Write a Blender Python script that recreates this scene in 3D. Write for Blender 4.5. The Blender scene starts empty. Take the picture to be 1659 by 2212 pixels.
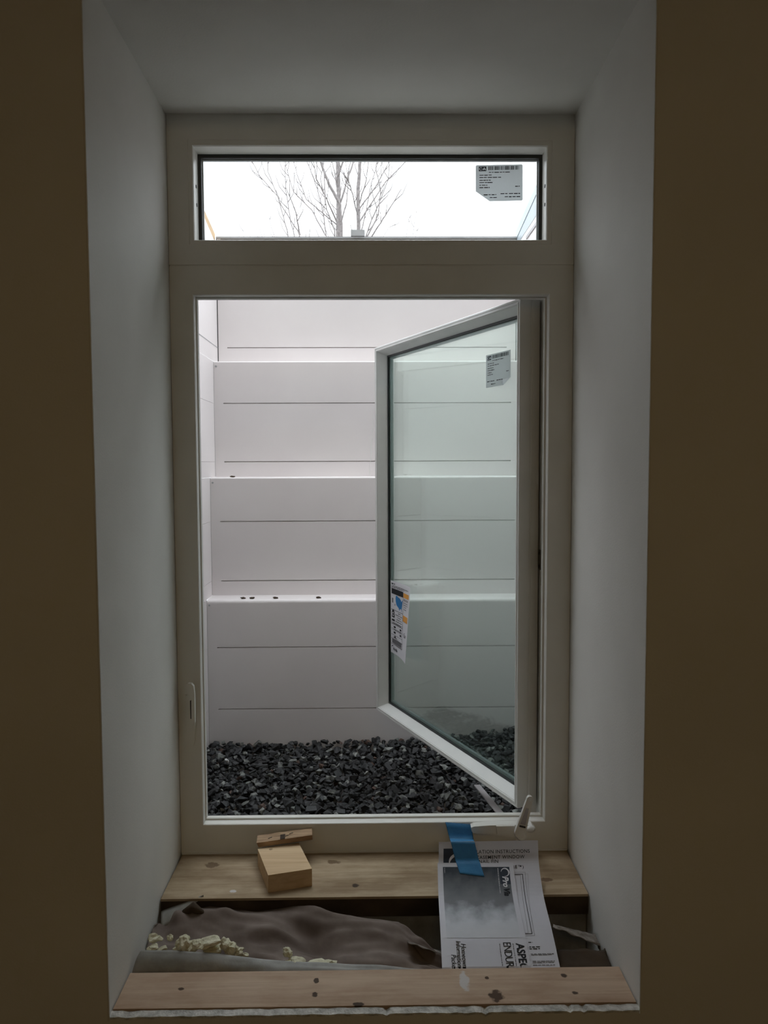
import bpy, bmesh, math, random
from mathutils import Vector, Matrix, noise
random.seed(7)
S = bpy.context.scene
COL = S.collection
EYE = 1.5                                   # eye height above the basement floor

# ------------------------------------------------------------------ camera, sky, lights, exposure
FPX, PITCH, YAW, ROLL = 1660.0, 0.0609, 0.0136, -0.0043
_f = Vector((math.sin(YAW)*math.cos(PITCH), math.cos(YAW)*math.cos(PITCH), -math.sin(PITCH)))
_r = Vector((math.cos(YAW), -math.sin(YAW), 0)); _u = _r.cross(_f)
RT = _r*math.cos(ROLL) + _u*math.sin(ROLL)
UP = -_r*math.sin(ROLL) + _u*math.cos(ROLL)
FW = _f
cd = bpy.data.cameras.new('camera'); cam = bpy.data.objects.new('camera', cd); COL.objects.link(cam)
cd.sensor_fit = 'VERTICAL'; cd.sensor_height = 36; cd.lens = FPX/2212*36; cd.clip_start = .02; cd.clip_end = 300
cam.matrix_world = Matrix(((RT.x, UP.x, -FW.x, 0), (RT.y, UP.y, -FW.y, 0), (RT.z, UP.z, -FW.z, EYE), (0, 0, 0, 1)))
S.camera = cam
W = bpy.data.worlds.new('overcast_sky'); S.world = W; W.use_nodes = True
W.node_tree.nodes['Background'].inputs[0].default_value = (.90, .955, 1.0, 1)
def _wn(t): return W.node_tree.nodes.new(t)
_tc, _sx, _mx, _ma = _wn('ShaderNodeTexCoord'), _wn('ShaderNodeSeparateXYZ'), _wn('ShaderNodeMath'), _wn('ShaderNodeMath')
W.node_tree.links.new(_tc.outputs['Generated'], _sx.inputs[0])      # overcast sky: the zenith is three times as bright as the horizon
_mx.operation = 'MAXIMUM'; _mx.inputs[1].default_value = 0; W.node_tree.links.new(_sx.outputs[2], _mx.inputs[0])
_ma.operation = 'MULTIPLY_ADD'; _ma.inputs[1].default_value = 5.6*2/3; _ma.inputs[2].default_value = 5.6/3
W.node_tree.links.new(_mx.outputs[0], _ma.inputs[0]); W.node_tree.links.new(_ma.outputs[0], W.node_tree.nodes['Background'].inputs[1])
def area(name, loc, rot, sx, sy, power, col):
    l = bpy.data.lights.new(name, 'AREA'); l.shape = 'RECTANGLE'; l.size = sx; l.size_y = sy; l.energy = power; l.color = col
    o = bpy.data.objects.new(name, l); COL.objects.link(o); o.location = loc; o.rotation_euler = rot
    return o
area('ceiling_lamp', (0.1, -1.2, 2.40), (math.radians(20), 0, 0), 1.0, .3, 4.3, (1.0, .70, .32))
S.view_settings.view_transform = 'Standard'; S.view_settings.look = 'None'
S.view_settings.exposure = 0.0; S.view_settings.gamma = 1.0; S.view_settings.use_curve_mapping = False

# ------------------------------------------------------------------ helpers
def ray(u, v):
    return RT*(u-829.5) + UP*(1106-v) + FW*FPX
def P(u, v, Y):                              # point at distance Y (plane parallel to the window wall)
    d = ray(u, v); t = Y/d.y
    return Vector((d.x*t, Y, d.z*t+EYE))
def PZ(u, v, z):                             # point on the horizontal plane z
    d = ray(u, v); t = (z-EYE)/d.z
    return Vector((d.x*t, d.y*t, z))
def Z(v, Y, u=800): return P(u, v, Y).z
def link(name, me, mat=None, parent=None, smooth=False):
    o = bpy.data.objects.new(name, me); COL.objects.link(o)
    if mat:
        for m in (mat if isinstance(mat, (list, tuple)) else [mat]): me.materials.append(m)
    if parent:
        L = Vector((0, 0, 0)); q = parent
        while q: L += q.location; q = q.parent
        me.transform(Matrix.Translation(-L)); o.parent = parent
    if smooth:
        for p in me.polygons: p.use_smooth = True
    return o
def obj(name, bm, mat=None, parent=None, smooth=False, bevel=0, seg=2):
    if bevel:
        es = [e for e in bm.edges if len(e.link_faces) == 2 and e.calc_face_angle(0) > .5]
        bmesh.ops.bevel(bm, geom=es, offset=bevel, segments=seg, affect='EDGES', profile=.6)
    bmesh.ops.recalc_face_normals(bm, faces=bm.faces)
    me = bpy.data.meshes.new(name); bm.to_mesh(me); bm.free()
    return link(name, me, mat, parent, smooth)
def tag(o, label, cat, group=None, kind=None):
    o['label'] = label; o['category'] = cat
    if group: o['group'] = group
    if kind: o['kind'] = kind
    return o
def empty(name, loc, label, cat, group=None, kind=None):
    o = bpy.data.objects.new(name, None); COL.objects.link(o); o.location = loc; o.empty_display_size = .05
    return tag(o, label, cat, group, kind)
def box(bm, x0, x1, y0, y1, z0, z1):
    vs = [bm.verts.new((x, y, z)) for x in (x0, x1) for y in (y0, y1) for z in (z0, z1)]
    for f in ((0, 1, 3, 2), (4, 6, 7, 5), (0, 4, 5, 1), (2, 3, 7, 6), (0, 2, 6, 4), (1, 5, 7, 3)):
        bm.faces.new([vs[i] for i in f])
def pbox(bm, o, a, b, c):                    # oriented box from a corner and three edge vectors
    vs = [bm.verts.new(o + a*i + b*j + c*k) for i in (0, 1) for j in (0, 1) for k in (0, 1)]
    for f in ((0, 1, 3, 2), (4, 6, 7, 5), (0, 4, 5, 1), (2, 3, 7, 6), (0, 2, 6, 4), (1, 5, 7, 3)):
        bm.faces.new([vs[i] for i in f])
def prism(bm, pts, d):                       # closed outline swept by vector d
    a = [bm.verts.new(p) for p in pts]; b = [bm.verts.new(Vector(p)+d) for p in pts]
    bm.faces.new(a); bm.faces.new(b[::-1])
    n = len(pts)
    for i in range(n): bm.faces.new((a[i], a[(i+1) % n], b[(i+1) % n], b[i]))
def tube(bm, pts, radii, n=8, cap=True):
    rings = []
    for i, p in enumerate(pts):
        p = Vector(p)
        t = (Vector(pts[min(i+1, len(pts)-1)]) - Vector(pts[max(i-1, 0)])).normalized()
        a = t.cross(Vector((0, 0, 1)) if abs(t.z) < .9 else Vector((1, 0, 0))).normalized(); b = t.cross(a)
        r = radii[i] if isinstance(radii, (list, tuple)) else radii
        rings.append([bm.verts.new(p + (a*math.cos(2*math.pi*k/n) + b*math.sin(2*math.pi*k/n))*r) for k in range(n)])
    for i in range(len(rings)-1):
        for k in range(n): bm.faces.new((rings[i][k], rings[i][(k+1) % n], rings[i+1][(k+1) % n], rings[i+1][k]))
    if cap: bm.faces.new(rings[0]); bm.faces.new(rings[-1][::-1])
def ringframe(bm, outer, inner, profile=None):
    """rectangular frame: outer/inner = (x0,x1,z0,z1); profile = closed list of (t, y): t=0 outer .. 1 inner"""
    loops = []
    for (t, y) in profile:
        c = [outer[i] + (inner[i]-outer[i])*t for i in range(4)]
        loops.append([bm.verts.new((c[0], y, c[2])), bm.verts.new((c[1], y, c[2])), bm.verts.new((c[1], y, c[3])), bm.verts.new((c[0], y, c[3]))])
    n = len(loops)
    for i in range(n):
        A, B = loops[i], loops[(i+1) % n]
        for k in range(4): bm.faces.new((A[k], A[(k+1) % 4], B[(k+1) % 4], B[k]))

# ------------------------------------------------------------------ materials
def new_mat(name, col, rough=.6, spec=.5, metal=0):
    m = bpy.data.materials.new(name); m.use_nodes = True
    b = m.node_tree.nodes['Principled BSDF']
    b.inputs['Base Color'].default_value = (*col, 1); b.inputs['Roughness'].default_value = rough
    b.inputs['Specular IOR Level'].default_value = spec; b.inputs['Metallic'].default_value = metal
    return m
def N(m, t, **kw):
    n = m.node_tree.nodes.new(t)
    for k, v in kw.items(): setattr(n, k, v)
    return n
def L(m, a, b): m.node_tree.links.new(a, b)
def math_n(m, op, a, b=None):
    n = N(m, 'ShaderNodeMath', operation=op)
    for i, x in enumerate((a, b)):
        if x is None: continue
        if isinstance(x, (int, float)): n.inputs[i].default_value = x
        else: L(m, x, n.inputs[i])
    return n.outputs[0]
def mottled(name, c1, c2, scale=6, rough=.6, bump=0, bscale=200, spec=.4, stretch=(1, 1, 1), lo=.35, hi=.65, bdist=.001, detail=4):
    m = new_mat(name, c1, rough, spec); b = m.node_tree.nodes['Principled BSDF']
    tc = N(m, 'ShaderNodeTexCoord'); mp = N(m, 'ShaderNodeMapping'); mp.inputs['Scale'].default_value = stretch
    L(m, tc.outputs['Object'], mp.inputs[0])
    n = N(m, 'ShaderNodeTexNoise'); n.inputs['Scale'].default_value = scale; n.inputs['Detail'].default_value = detail
    L(m, mp.outputs[0], n.inputs['Vector'])
    r = N(m, 'ShaderNodeValToRGB'); r.color_ramp.elements[0].position = lo; r.color_ramp.elements[1].position = hi
    r.color_ramp.elements[0].color = (*c1, 1); r.color_ramp.elements[1].color = (*c2, 1)
    L(m, n.outputs['Fac'], r.inputs[0]); L(m, r.outputs[0], b.inputs['Base Color'])
    if bump:
        n2 = N(m, 'ShaderNodeTexNoise'); n2.inputs['Scale'].default_value = bscale; n2.inputs['Detail'].default_value = 3
        L(m, mp.outputs[0], n2.inputs['Vector'])
        bp = N(m, 'ShaderNodeBump'); bp.inputs['Strength'].default_value = bump; bp.inputs['Distance'].default_value = bdist
        L(m, n2.outputs['Fac'], bp.inputs['Height']); L(m, bp.outputs[0], b.inputs['Normal'])
    return m
def wood(name, c1, c2, axis=0, knots=(), stain=None, rough=.75, fine=1.0):
    """sawn softwood: stretched grain along axis, elliptical knots/nail holes/smears at given world places"""
    m = new_mat(name, c1, rough, .25); b = m.node_tree.nodes['Principled BSDF']
    g = N(m, 'ShaderNodeNewGeometry'); mp = N(m, 'ShaderNodeMapping')
    sc = [60*fine, 60*fine, 60*fine]; sc[axis] = 3; mp.inputs['Scale'].default_value = sc
    L(m, g.outputs['Position'], mp.inputs[0])
    n = N(m, 'ShaderNodeTexNoise'); n.inputs['Scale'].default_value = 1; n.inputs['Detail'].default_value = 5; n.inputs['Distortion'].default_value = 1.2
    L(m, mp.outputs[0], n.inputs['Vector'])
    mp2 = N(m, 'ShaderNodeMapping'); sc = [14, 14, 14]; sc[axis] = 5; mp2.inputs['Scale'].default_value = sc
    L(m, g.outputs['Position'], mp2.inputs[0])
    n2 = N(m, 'ShaderNodeTexNoise'); n2.inputs['Scale'].default_value = 1; n2.inputs['Detail'].default_value = 6; n2.inputs['Roughness'].default_value = .65
    L(m, mp2.outputs[0], n2.inputs['Vector'])
    r = N(m, 'ShaderNodeValToRGB'); r.color_ramp.elements[0].position = .36; r.color_ramp.elements[1].position = .62
    r.color_ramp.elements[0].color = (*c2, 1); r.color_ramp.elements[1].color = (*c1, 1)
    L(m, n.outputs['Fac'], r.inputs[0]); cur = r.outputs[0]
    if stain:
        r2 = N(m, 'ShaderNodeValToRGB'); r2.color_ramp.elements[0].position = .40; r2.color_ramp.elements[1].position = .62
        r2.color_ramp.elements[0].color = (1, 1, 1, 1); r2.color_ramp.elements[1].color = (*stain, 1)
        L(m, n2.outputs['Fac'], r2.inputs[0])
        mx = N(m, 'ShaderNodeMixRGB', blend_type='MULTIPLY'); mx.inputs[0].default_value = 1
        L(m, cur, mx.inputs[1]); L(m, r2.outputs[0], mx.inputs[2]); cur = mx.outputs[0]
    sep = N(m, 'ShaderNodeSeparateXYZ'); 
    wob = N(m, 'ShaderNodeTexNoise'); wob.inputs['Scale'].default_value = 90; L(m, g.outputs['Position'], wob.inputs['Vector'])
    L(m, g.outputs['Position'], sep.inputs[0])
    for (kx, ky, rx, ry, kc) in knots:
        dx = math_n(m, 'DIVIDE', math_n(m, 'SUBTRACT', sep.outputs[0], kx), rx)
        dy = math_n(m, 'DIVIDE', math_n(m, 'SUBTRACT', sep.outputs[1], ky), ry)
        d = math_n(m, 'ADD', math_n(m, 'MULTIPLY', dx, dx), math_n(m, 'MULTIPLY', dy, dy))
        d = math_n(m, 'ADD', d, math_n(m, 'MULTIPLY', math_n(m, 'SUBTRACT', wob.outputs['Fac'], .5), 3.0))
        mr = N(m, 'ShaderNodeMapRange'); mr.inputs['From Min'].default_value = .7; mr.inputs['From Max'].default_value = 1.35
        mr.inputs['To Min'].default_value = .9; mr.inputs['To Max'].default_value = 0
        L(m, d, mr.inputs['Value'])
        mx = N(m, 'ShaderNodeMixRGB'); mx.inputs[2].default_value = (*kc, 1)
        L(m, mr.outputs[0], mx.inputs[0]); L(m, cur, mx.inputs[1]); cur = mx.outputs[0]
    L(m, cur, b.inputs['Base Color'])
    bp = N(m, 'ShaderNodeBump'); bp.inputs['Strength'].default_value = .5; bp.inputs['Distance'].default_value = .0008
    L(m, n.outputs['Fac'], bp.inputs['Height']); L(m, bp.outputs[0], b.inputs['Normal'])
    return m
def glass(name, tint, refl=1.0):
    m = bpy.data.materials.new(name); m.use_nodes = True; nt = m.node_tree; nt.nodes.clear()
    o = N(m, 'ShaderNodeOutputMaterial'); mix = N(m, 'ShaderNodeMixShader')
    t = N(m, 'ShaderNodeBsdfTransparent'); t.inputs[0].default_value = (*tint, 1)
    g = N(m, 'ShaderNodeBsdfGlossy'); g.inputs['Roughness'].default_value = 0.0; g.inputs[0].default_value = (.9, 1.0, .97, 1)
    fr = N(m, 'ShaderNodeFresnel'); gg = N(m, 'ShaderNodeNewGeometry')
    L(m, math_n(m, 'SUBTRACT', 1.5, math_n(m, 'MULTIPLY', gg.outputs['Backfacing'], 1.5-1/1.5)), fr.inputs[0])   # same reflectance on both faces of the pane
    L(m, math_n(m, 'MULTIPLY', fr.outputs[0], refl), mix.inputs[0])
    L(m, t.outputs[0], mix.inputs[1]); L(m, g.outputs[0], mix.inputs[2]); L(m, mix.outputs[0], o.inputs[0])
    return m
M = {}
M['paint'] = mottled('primed_drywall', (.76, .75, .72), (.82, .81, .78), 3.5, .75, .25, 260, .25)
M['floor'] = mottled('concrete_floor', (.16, .15, .13), (.24, .22, .19), 5, .85)
M['gypsum'] = mottled('broken_gypsum_edge', (.42, .42, .40), (.74, .73, .70), 60, .95, .8, 150, .1, bdist=.004)
M['vinyl'] = mottled('white_vinyl', (.72, .71, .67), (.77, .76, .72), 8, .38, .05, 400, .4)
M['vinyl_sash'] = mottled('white_vinyl_sash', (.74, .75, .74), (.80, .80, .79), 10, .35, 0, 1, .45)
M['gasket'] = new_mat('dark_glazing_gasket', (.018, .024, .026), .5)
M['spacer'] = new_mat('grey_glass_spacer', (.20, .26, .26), .35, .5)
M['screw'] = new_mat('dark_screw_hole', (.02, .02, .02), .6)
M['steel'] = new_mat('dull_steel', (.18, .17, .15), .4, .5, .9)
M['greymetal'] = new_mat('painted_grey_metal', (.42, .40, .41), .45, .4)
M['well'] = mottled('white_well_plastic', (.82, .775, .775), (.86, .82, .815), 2.5, .42, .03, 40, .4)
M['wellrim'] = mottled('grey_well_rim', (.42, .42, .43), (.52, .52, .53), 20, .5)
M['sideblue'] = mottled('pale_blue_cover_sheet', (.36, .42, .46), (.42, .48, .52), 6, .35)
M['concrete'] = mottled('foundation_concrete', (.20, .19, .175), (.36, .35, .32), 14, .95, .6, 90, .1, bdist=.003)
M['soil'] = mottled('bare_soil', (.05, .04, .03), (.10, .085, .06), 9, 1)
M['bark'] = mottled('grey_bark', (.20, .18, .18), (.32, .29, .285), 30, .9)
M['kraft'] = mottled('brown_kraft_paper', (.13, .10, .085), (.25, .205, .18), 10, .8, .5, 25, .15, bdist=.004)
M['wrap'] = mottled('grey_foil_membrane', (.26, .26, .245), (.40, .40, .38), 20, .6, .5, 60, .3, bdist=.002)
M['foam'] = mottled('yellowish_spray_foam', (.62, .60, .44), (.80, .78, .62), 45, .9, .8, 120, .1, bdist=.003)
M['batt'] = mottled('grey_fibre_batt', (.15, .13, .11), (.38, .35, .32), 40, 1, .9, 150, .05, bdist=.005)
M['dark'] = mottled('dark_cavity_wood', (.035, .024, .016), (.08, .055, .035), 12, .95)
M['ink'] = new_mat('black_ink', (.015, .017, .022), .7, .2)
M['navy'] = new_mat('navy_ink', (.028, .038, .058), .6, .3)
M['inkgrey'] = new_mat('grey_ink', (.14, .14, .15), .7, .2)
M['inkwhite'] = new_mat('white_ink', (.70, .70, .74), .7, .2)
M['blueink'] = new_mat('blue_ink', (.015, .17, .42), .6, .3)
M['orangeink'] = new_mat('orange_ink', (.72, .33, .06), .6, .3)
M['paper'] = mottled('white_paper', (.60, .60, .66), (.66, .66, .71), 9, .7, .1, 60, .2)
M['label'] = new_mat('label_paper', (.66, .68, .69), .6, .3)
def translucent(m, col, f):
    nt = m.node_tree; o = nt.nodes['Material Output']; p_ = nt.nodes['Principled BSDF']; mx = N(m, 'ShaderNodeMixShader'); t = N(m, 'ShaderNodeBsdfTranslucent')
    t.inputs[0].default_value = (*col, 1); mx.inputs[0].default_value = f; L(m, p_.outputs[0], mx.inputs[1]); L(m, t.outputs[0], mx.inputs[2]); L(m, mx.outputs[0], o.inputs[0])
translucent(M['label'], (.80, .83, .84), .66)
def gravelmat(name, c1, c2):
    m = mottled(name, c1, c2, 55, .6, .5, 180, .45, bdist=.002, lo=.35, hi=.7); return m
GM = [gravelmat('gravel_charcoal', (.008, .008, .009), (.026, .027, .029)), gravelmat('gravel_slate', (.015, .016, .018), (.055, .058, .060)),
      gravelmat('gravel_grey', (.08, .085, .08), (.30, .31, .29)), gravelmat('gravel_rust', (.045, .025, .018), (.10, .055, .04)),
      gravelmat('gravel_white', (.5, .5, .5), (.75, .75, .74))]

# ------------------------------------------------------------------ key planes (distances from the camera, heights)
Y1, Y2, YO = 1.246, 1.756, 1.945            # room face of the wall, room face of the window frame, outside of the wall
ZS = EYE-.908                               # top of the sill board
ZH = EYE+.779                               # underside of the head return
FL, FR = -.4555, .4545                      # window frame sides
NL, NR = -.4505, .4495                      # opening sides at the room face
CEIL = 2.52
# ------------------------------------------------------------------ the room shell
def struct(name, bm, m, label, cat, **k):
    return tag(obj(name, bm, m, **k), label, cat, kind='structure')
bm = bmesh.new(); box(bm, -2.6, 2.6, -3.2, Y1, -.1, 0); struct('floor', bm, M['floor'], 'grey concrete basement floor under the window wall', 'floor')
bm = bmesh.new(); box(bm, -2.6, 2.6, -3.2, Y1, CEIL, CEIL+.1); struct('ceiling', bm, M['paint'], 'pale basement ceiling above the window wall', 'ceiling')
bm = bmesh.new(); box(bm, -2.6, -2.5, -3.2, Y1, 0, CEIL); struct('wall_left', bm, M['paint'], 'plain side wall left of the camera', 'wall')
bm = bmesh.new(); box(bm, 2.5, 2.6, -3.2, Y1, 0, CEIL); struct('wall_right', bm, M['paint'], 'plain side wall right of the camera', 'wall')
bm = bmesh.new(); box(bm, -2.5, 2.5, -3.2, -3.1, 0, CEIL); struct('wall_back', bm, M['paint'], 'plain wall behind the camera', 'wall')
# window wall: drywall face with the deep splayed opening (left, right, head returns) and a corner bead
bm = bmesh.new()
ZB = EYE-.9265                               # broken lower drywall edge
def quad(pts): return bm.faces.new([bm.verts.new(p) for p in pts])
T = .013
# face panels with real thickness
box(bm, -2.6, NL, Y1, Y1+T, 0, CEIL); box(bm, NR, 2.6, Y1, Y1+T, 0, CEIL); box(bm, NL, NR, Y1, Y1+T, ZH, CEIL)
# returns
for (xn, xf, s) in ((NL, FL, -1), (NR, FR, 1)):
    pts = [Vector((xn, Y1+T*.0, ZS-.55)), Vector((xn, Y1, ZH+T)), Vector((xf, Y2+.01, ZH+T)), Vector((xf, Y2+.01, ZS-.55))]
    pts[0].y = Y1+.0005; pts[1].y = Y1+.0005
    prism(bm, pts, Vector((s*T, 0, 0)))
prism(bm, [Vector((NL-T, Y1+.0005, ZH)), Vector((NR+T, Y1+.0005, ZH)), Vector((FR+T, Y2+.01, ZH-.001)), Vector((FL-T, Y2+.01, ZH-.001))], Vector((0, 0, T)))
wf = struct('wall_front', bm, M['paint'], 'cream painted drywall around the deep window opening', 'wall')
# slightly proud rounded corner bead along the opening edge (part of the wall)
bm = bmesh.new()
tube(bm, [(NL+.0005, Y1-.0005, ZB-.005), (NL+.0005, Y1-.0005, ZH)], .0018, 8)
obj('corner_bead', bm, M['vinyl'], wf)
bm = bmesh.new()
tube(bm, [(NR-.0005, Y1-.0005, ZB-.005), (NR-.0005, Y1-.0005, ZH)], .0018, 8)
obj('corner_bead', bm, M['vinyl'], wf)
# lower wall panel with its broken top edge (raw gypsum)
bm = bmesh.new()
n = 150; top = []
for i in range(n+1):
    x = NL + (NR-NL)*i/n
    top.append(ZB - .0035*abs(noise.noise(Vector((x*30, 0, 3)))) - (.003 if random.random() < .03 else 0))
prev = None
for i in range(n+1):
    x = NL + (NR-NL)*i/n
    yj = Y1 + .0012*noise.noise(Vector((x*60, 7, 0)))
    vs = [bm.verts.new((x, yj, 0)), bm.verts.new((x, yj-.0003, top[i]-.003)), bm.verts.new((x, yj+.001, top[i])), bm.verts.new((x, Y1+.0155, top[i]+.001)), bm.verts.new((x, Y1+.0155, 0))]
    if prev:
        for k in range(4):
            f = bm.faces.new((prev[k], vs[k], vs[k+1], prev[k+1])); f.material_index = 0 if k == 0 else 1
    prev = vs
lp = obj('lower_panel', bm, [M['paint'], M['gypsum']], wf)
# shell of the concrete/house wall beyond the returns
bm = bmesh.new()
box(bm, -3.2, FL-.003, Y2-.02, YO, -.1, 4.6); box(bm, FR+.003, 3.2, Y2-.02, YO, -.1, 4.6)
box(bm, FL-.003, FR+.003, Y2-.02, YO, ZH+.0, 4.6); box(bm, FL-.003, FR+.003, 1.665, YO, -.1, ZS-.062)
struct('wall_foundation', bm, M['concrete'], 'grey concrete foundation wall carrying the window', 'wall')
# framing behind the drywall closes the gap between the two walls
bm = bmesh.new()
box(bm, -2.6, NL-T-.002, Y1+T, Y1+T+.04, 0, CEIL); box(bm, NR+T+.002, 2.6, Y1+T, Y1+T+.04, 0, CEIL); box(bm, NL-T, NR+T, Y1+T, Y1+T+.04, ZH+T+.002, CEIL)
box(bm, -2.6, 2.6, Y1+T, Y2, CEIL, CEIL+.1)
for s in (-1, 1): box(bm, min(s*.49, s*.47), max(s*.49, s*.47), Y1+T+.041, Y2-.021, 0, CEIL)
struct('wall_framing', bm, M['dark'], 'dark stud framing hidden inside the window wall', 'wall')
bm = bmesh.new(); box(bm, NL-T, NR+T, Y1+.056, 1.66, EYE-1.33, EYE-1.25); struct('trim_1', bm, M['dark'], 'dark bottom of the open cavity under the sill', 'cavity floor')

# ------------------------------------------------------------------ sill boards
def xy(u, v, z): p = PZ(u, v, z); return p.x, p.y
kd = (.045, .022, .012); kh = (.03, .018, .012); wh = (.62, .60, .60)
ZF = EYE-.9236
def kn(u, v, ru, rv, c, z): x, y = xy(u, v, z); x2, _ = xy(u+ru, v, z); _, y2 = xy(u, v+rv, z); return (x, y, abs(x2-x), abs(y2-y), c)
frontk = [kn(1072, 2152, 15, 13, kd, ZF), kn(683, 2118, 6, 5, kh, ZF), kn(680, 2148, 6, 5, kh, ZF), kn(1218, 2107, 6, 4, kh, ZF), kn(1242, 2144, 6, 4, kh, ZF),
          kn(1003, 2118, 10, 20, wh, ZF), kn(775, 2170, 12, 5, kh, ZF), kn(1052, 2112, 4, 3, kd, ZF), kn(392, 2136, 7, 3, kd, ZF)]
M['frontwood'] = wood('sawn_pine_front', (.58, .44, .33), (.50, .37, .27), 0, frontk, (.80, .74, .70))
reark = [kn(768, 1913, 8, 4, kh, ZS), kn(503, 1925, 7, 3, wh, ZS), kn(458, 1868, 14, 6, (.14, .09, .05), ZS), kn(1180, 1900, 14, 4, (.16, .10, .06), ZS), kn(720, 1862, 14, 4, (.17, .11, .06), ZS)]
M['rearwood'] = wood('weathered_plywood_sill', (.46, .36, .245), (.39, .295, .19), 0, reark, (.62, .57, .52))
M['block'] = wood('fresh_pine_block', (.68, .50, .31), (.56, .38, .22), 0, [kn(585, 1835, 4, 2, (.3, .2, .12), ZS+.038)], None, .7)
M['shimwood'] = wood('cedar_shim', (.52, .36, .22), (.28, .18, .11), 0, [], (.6, .55, .5), .7, 1.5)
bm = bmesh.new(); box(bm, NL+.002, NR-.002, Y1+.0165, 1.3557, ZF-.038, ZF)
for v in bm.verts:
    pass
tag(obj('sill_board', bm, M['frontwood'], bevel=.002), 'pale sawn pine board with knots and nail holes at the front of the sill', 'board')
YR = 1.568
bm = bmesh.new(); box(bm, FL+.004, FR-.004, YR, Y2+.03, ZS-.005, ZS)
tag(obj('sill_board', bm, M['rearwood'], bevel=.0015), 'brown stained board under the window frame carrying the wood block', 'board')
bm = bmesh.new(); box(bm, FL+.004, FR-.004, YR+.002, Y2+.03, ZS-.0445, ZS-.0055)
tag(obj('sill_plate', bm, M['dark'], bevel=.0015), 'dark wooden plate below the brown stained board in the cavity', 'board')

# ------------------------------------------------------------------ window units
ZMUL = Z(573, Y2)
wt = empty('window_1', (0, Y2, ZMUL), 'fixed transom window above the casement with a paper sticker', 'window', kind='structure')
wc = empty('window_2', (0, Y2, ZS), 'white casement window with its sash swung open outward', 'window', kind='structure')
ZTOP = ZH-.0005
# transom: frame face, inner edge line and reveal back to the glass
ti = (P(418, 420, Y2).x, P(1181, 420, Y2).x, Z(517, Y2), Z(315, Y2))
to = (FL+.001, FR-.001, ZMUL+.0015, ZTOP)
bm = bmesh.new()
ringframe(bm, to, ti, [(0, Y2), (.80, Y2), (.82, Y2+.002), (.97, Y2+.002), (1, Y2+.005), (1.0, Y2+.048), (1.0, Y2+.085), (0, Y2+.085)])
obj('frame', bm, M['vinyl'], wt)
g0 = Y2+.048
gi = (ti[0]-.0002, ti[1]+.0002, ti[2]-.0002, ti[3]+.0002)
gz = lambda d: (gi[0]+d, gi[1]-d, gi[2]+d*.6, gi[3]-d)
bm = bmesh.new(); ringframe(bm, gi, gz(.0078), [(0, g0), (1, g0+.001), (1, g0+.006), (0, g0+.006)]); obj('gasket', bm, M['gasket'], wt)
bm = bmesh.new(); ringframe(bm, gi, gz(.0095), [(0, g0+.012), (1, g0+.013), (1, g0+.020), (0, g0+.020)]); obj('spacer', bm, M['wellrim'], wt)
M['glass_t'] = glass('transom_glass', (.985, .992, .99), .6)
bm = bmesh.new(); box(bm, gi[0]+.001, gi[1]-.001, g0+.007, g0+.0105, gi[2]+.001, gi[3]-.001); obj('glass_pane', bm, M['glass_t'], wt)
for (u, v) in ((423.5, 403), (425, 443), (1177.5, 402), (1177, 442)):   # screw holes in the side reveals
    s = -1 if u < 800 else 1
    x = ti[0] if s < 0 else ti[1]
    y = x/((ray(u, v)).x/ray(u, v).y); p = P(u, v, y)
    bm = bmesh.new(); tube(bm, [(x+s*.001, y, p.z), (x-s*.0009, y, p.z)], [.0035, .0042], 14); obj('screw_hole', bm, M['screw'], wt)
# joint strip between the units
bm = bmesh.new(); box(bm, FL+.002, FR-.002, Y2+.0015, Y2+.08, ZMUL-.003, ZMUL+.003); obj('joint_strip', bm, M['vinyl'], wc)
# casement frame
co = (FL+.001, FR-.001, ZS+.0005, ZMUL-.0015)
ci = (P(416, 1000, Y2).x, P(1187, 1000, Y2).x, Z(1778, Y2), Z(637, Y2))
ci = (-.4015, .3985, Z(1777, Y2), Z(637, Y2))
YT = Y2+.022
si = (-.3985-.0, .3935, Z(1762, YT+.003), Z(646, YT+.003))
bm = bmesh.new()
ringframe(bm, co, ci, [(0, Y2), (.965, Y2), (.985, Y2+.001), (1, Y2+.004), (1, Y2+.034), (.32, Y2+.036), (.32, Y2+.10), (0, Y2+.10)])
obj('frame', bm, M['vinyl'], wc)
bm = bmesh.new()
so = (ci[0]-.001, ci[1]+.001, ci[2]-.001, ci[3]+.001)
ringframe(bm, so, si, [(0, YT), (.85, YT), (1, YT+.003), (1, YT+.012), (.2, YT+.014), (0, YT+.014)])
obj('stop', bm, M['vinyl'], wc)
bm = bmesh.new()
jo = (co[0], co[1], co[2], co[3]); ji = (-.440, .428, Z(1772, YO), EYE+.428)
ringframe(bm, jo, ji, [(0, Y2+.1005), (1, Y2+.1005), (1, YO-.002), (0, YO-.002)])
obj('outer_lip', bm, M['vinyl'], wc)
bm = bmesh.new(); box(bm, .4005, .4455, Y2+.037, Y2+.105, ZS+.04, EYE+.42); box(bm, .384, .4455, Y2+.105, Y2+.150, ZS+.03, EYE+.42)
obj('hinge_liner', bm, M['vinyl'], wc, bevel=.001)
bm = bmesh.new(); box(bm, FL+.001, FR-.001, Y2+.1, YO-.003, ZS-.05, Z(1771, YO)-.001)
obj('outer_sill', bm, M['vinyl'], wc)
# caulk gap at frame foot
bm = bmesh.new(); box(bm, FL+.003, FR-.003, Y2-.004, Y2+.004, ZS+.0002, ZS+.004); obj('caulk_bead', bm, M['vinyl'], wc, bevel=.001)
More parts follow.
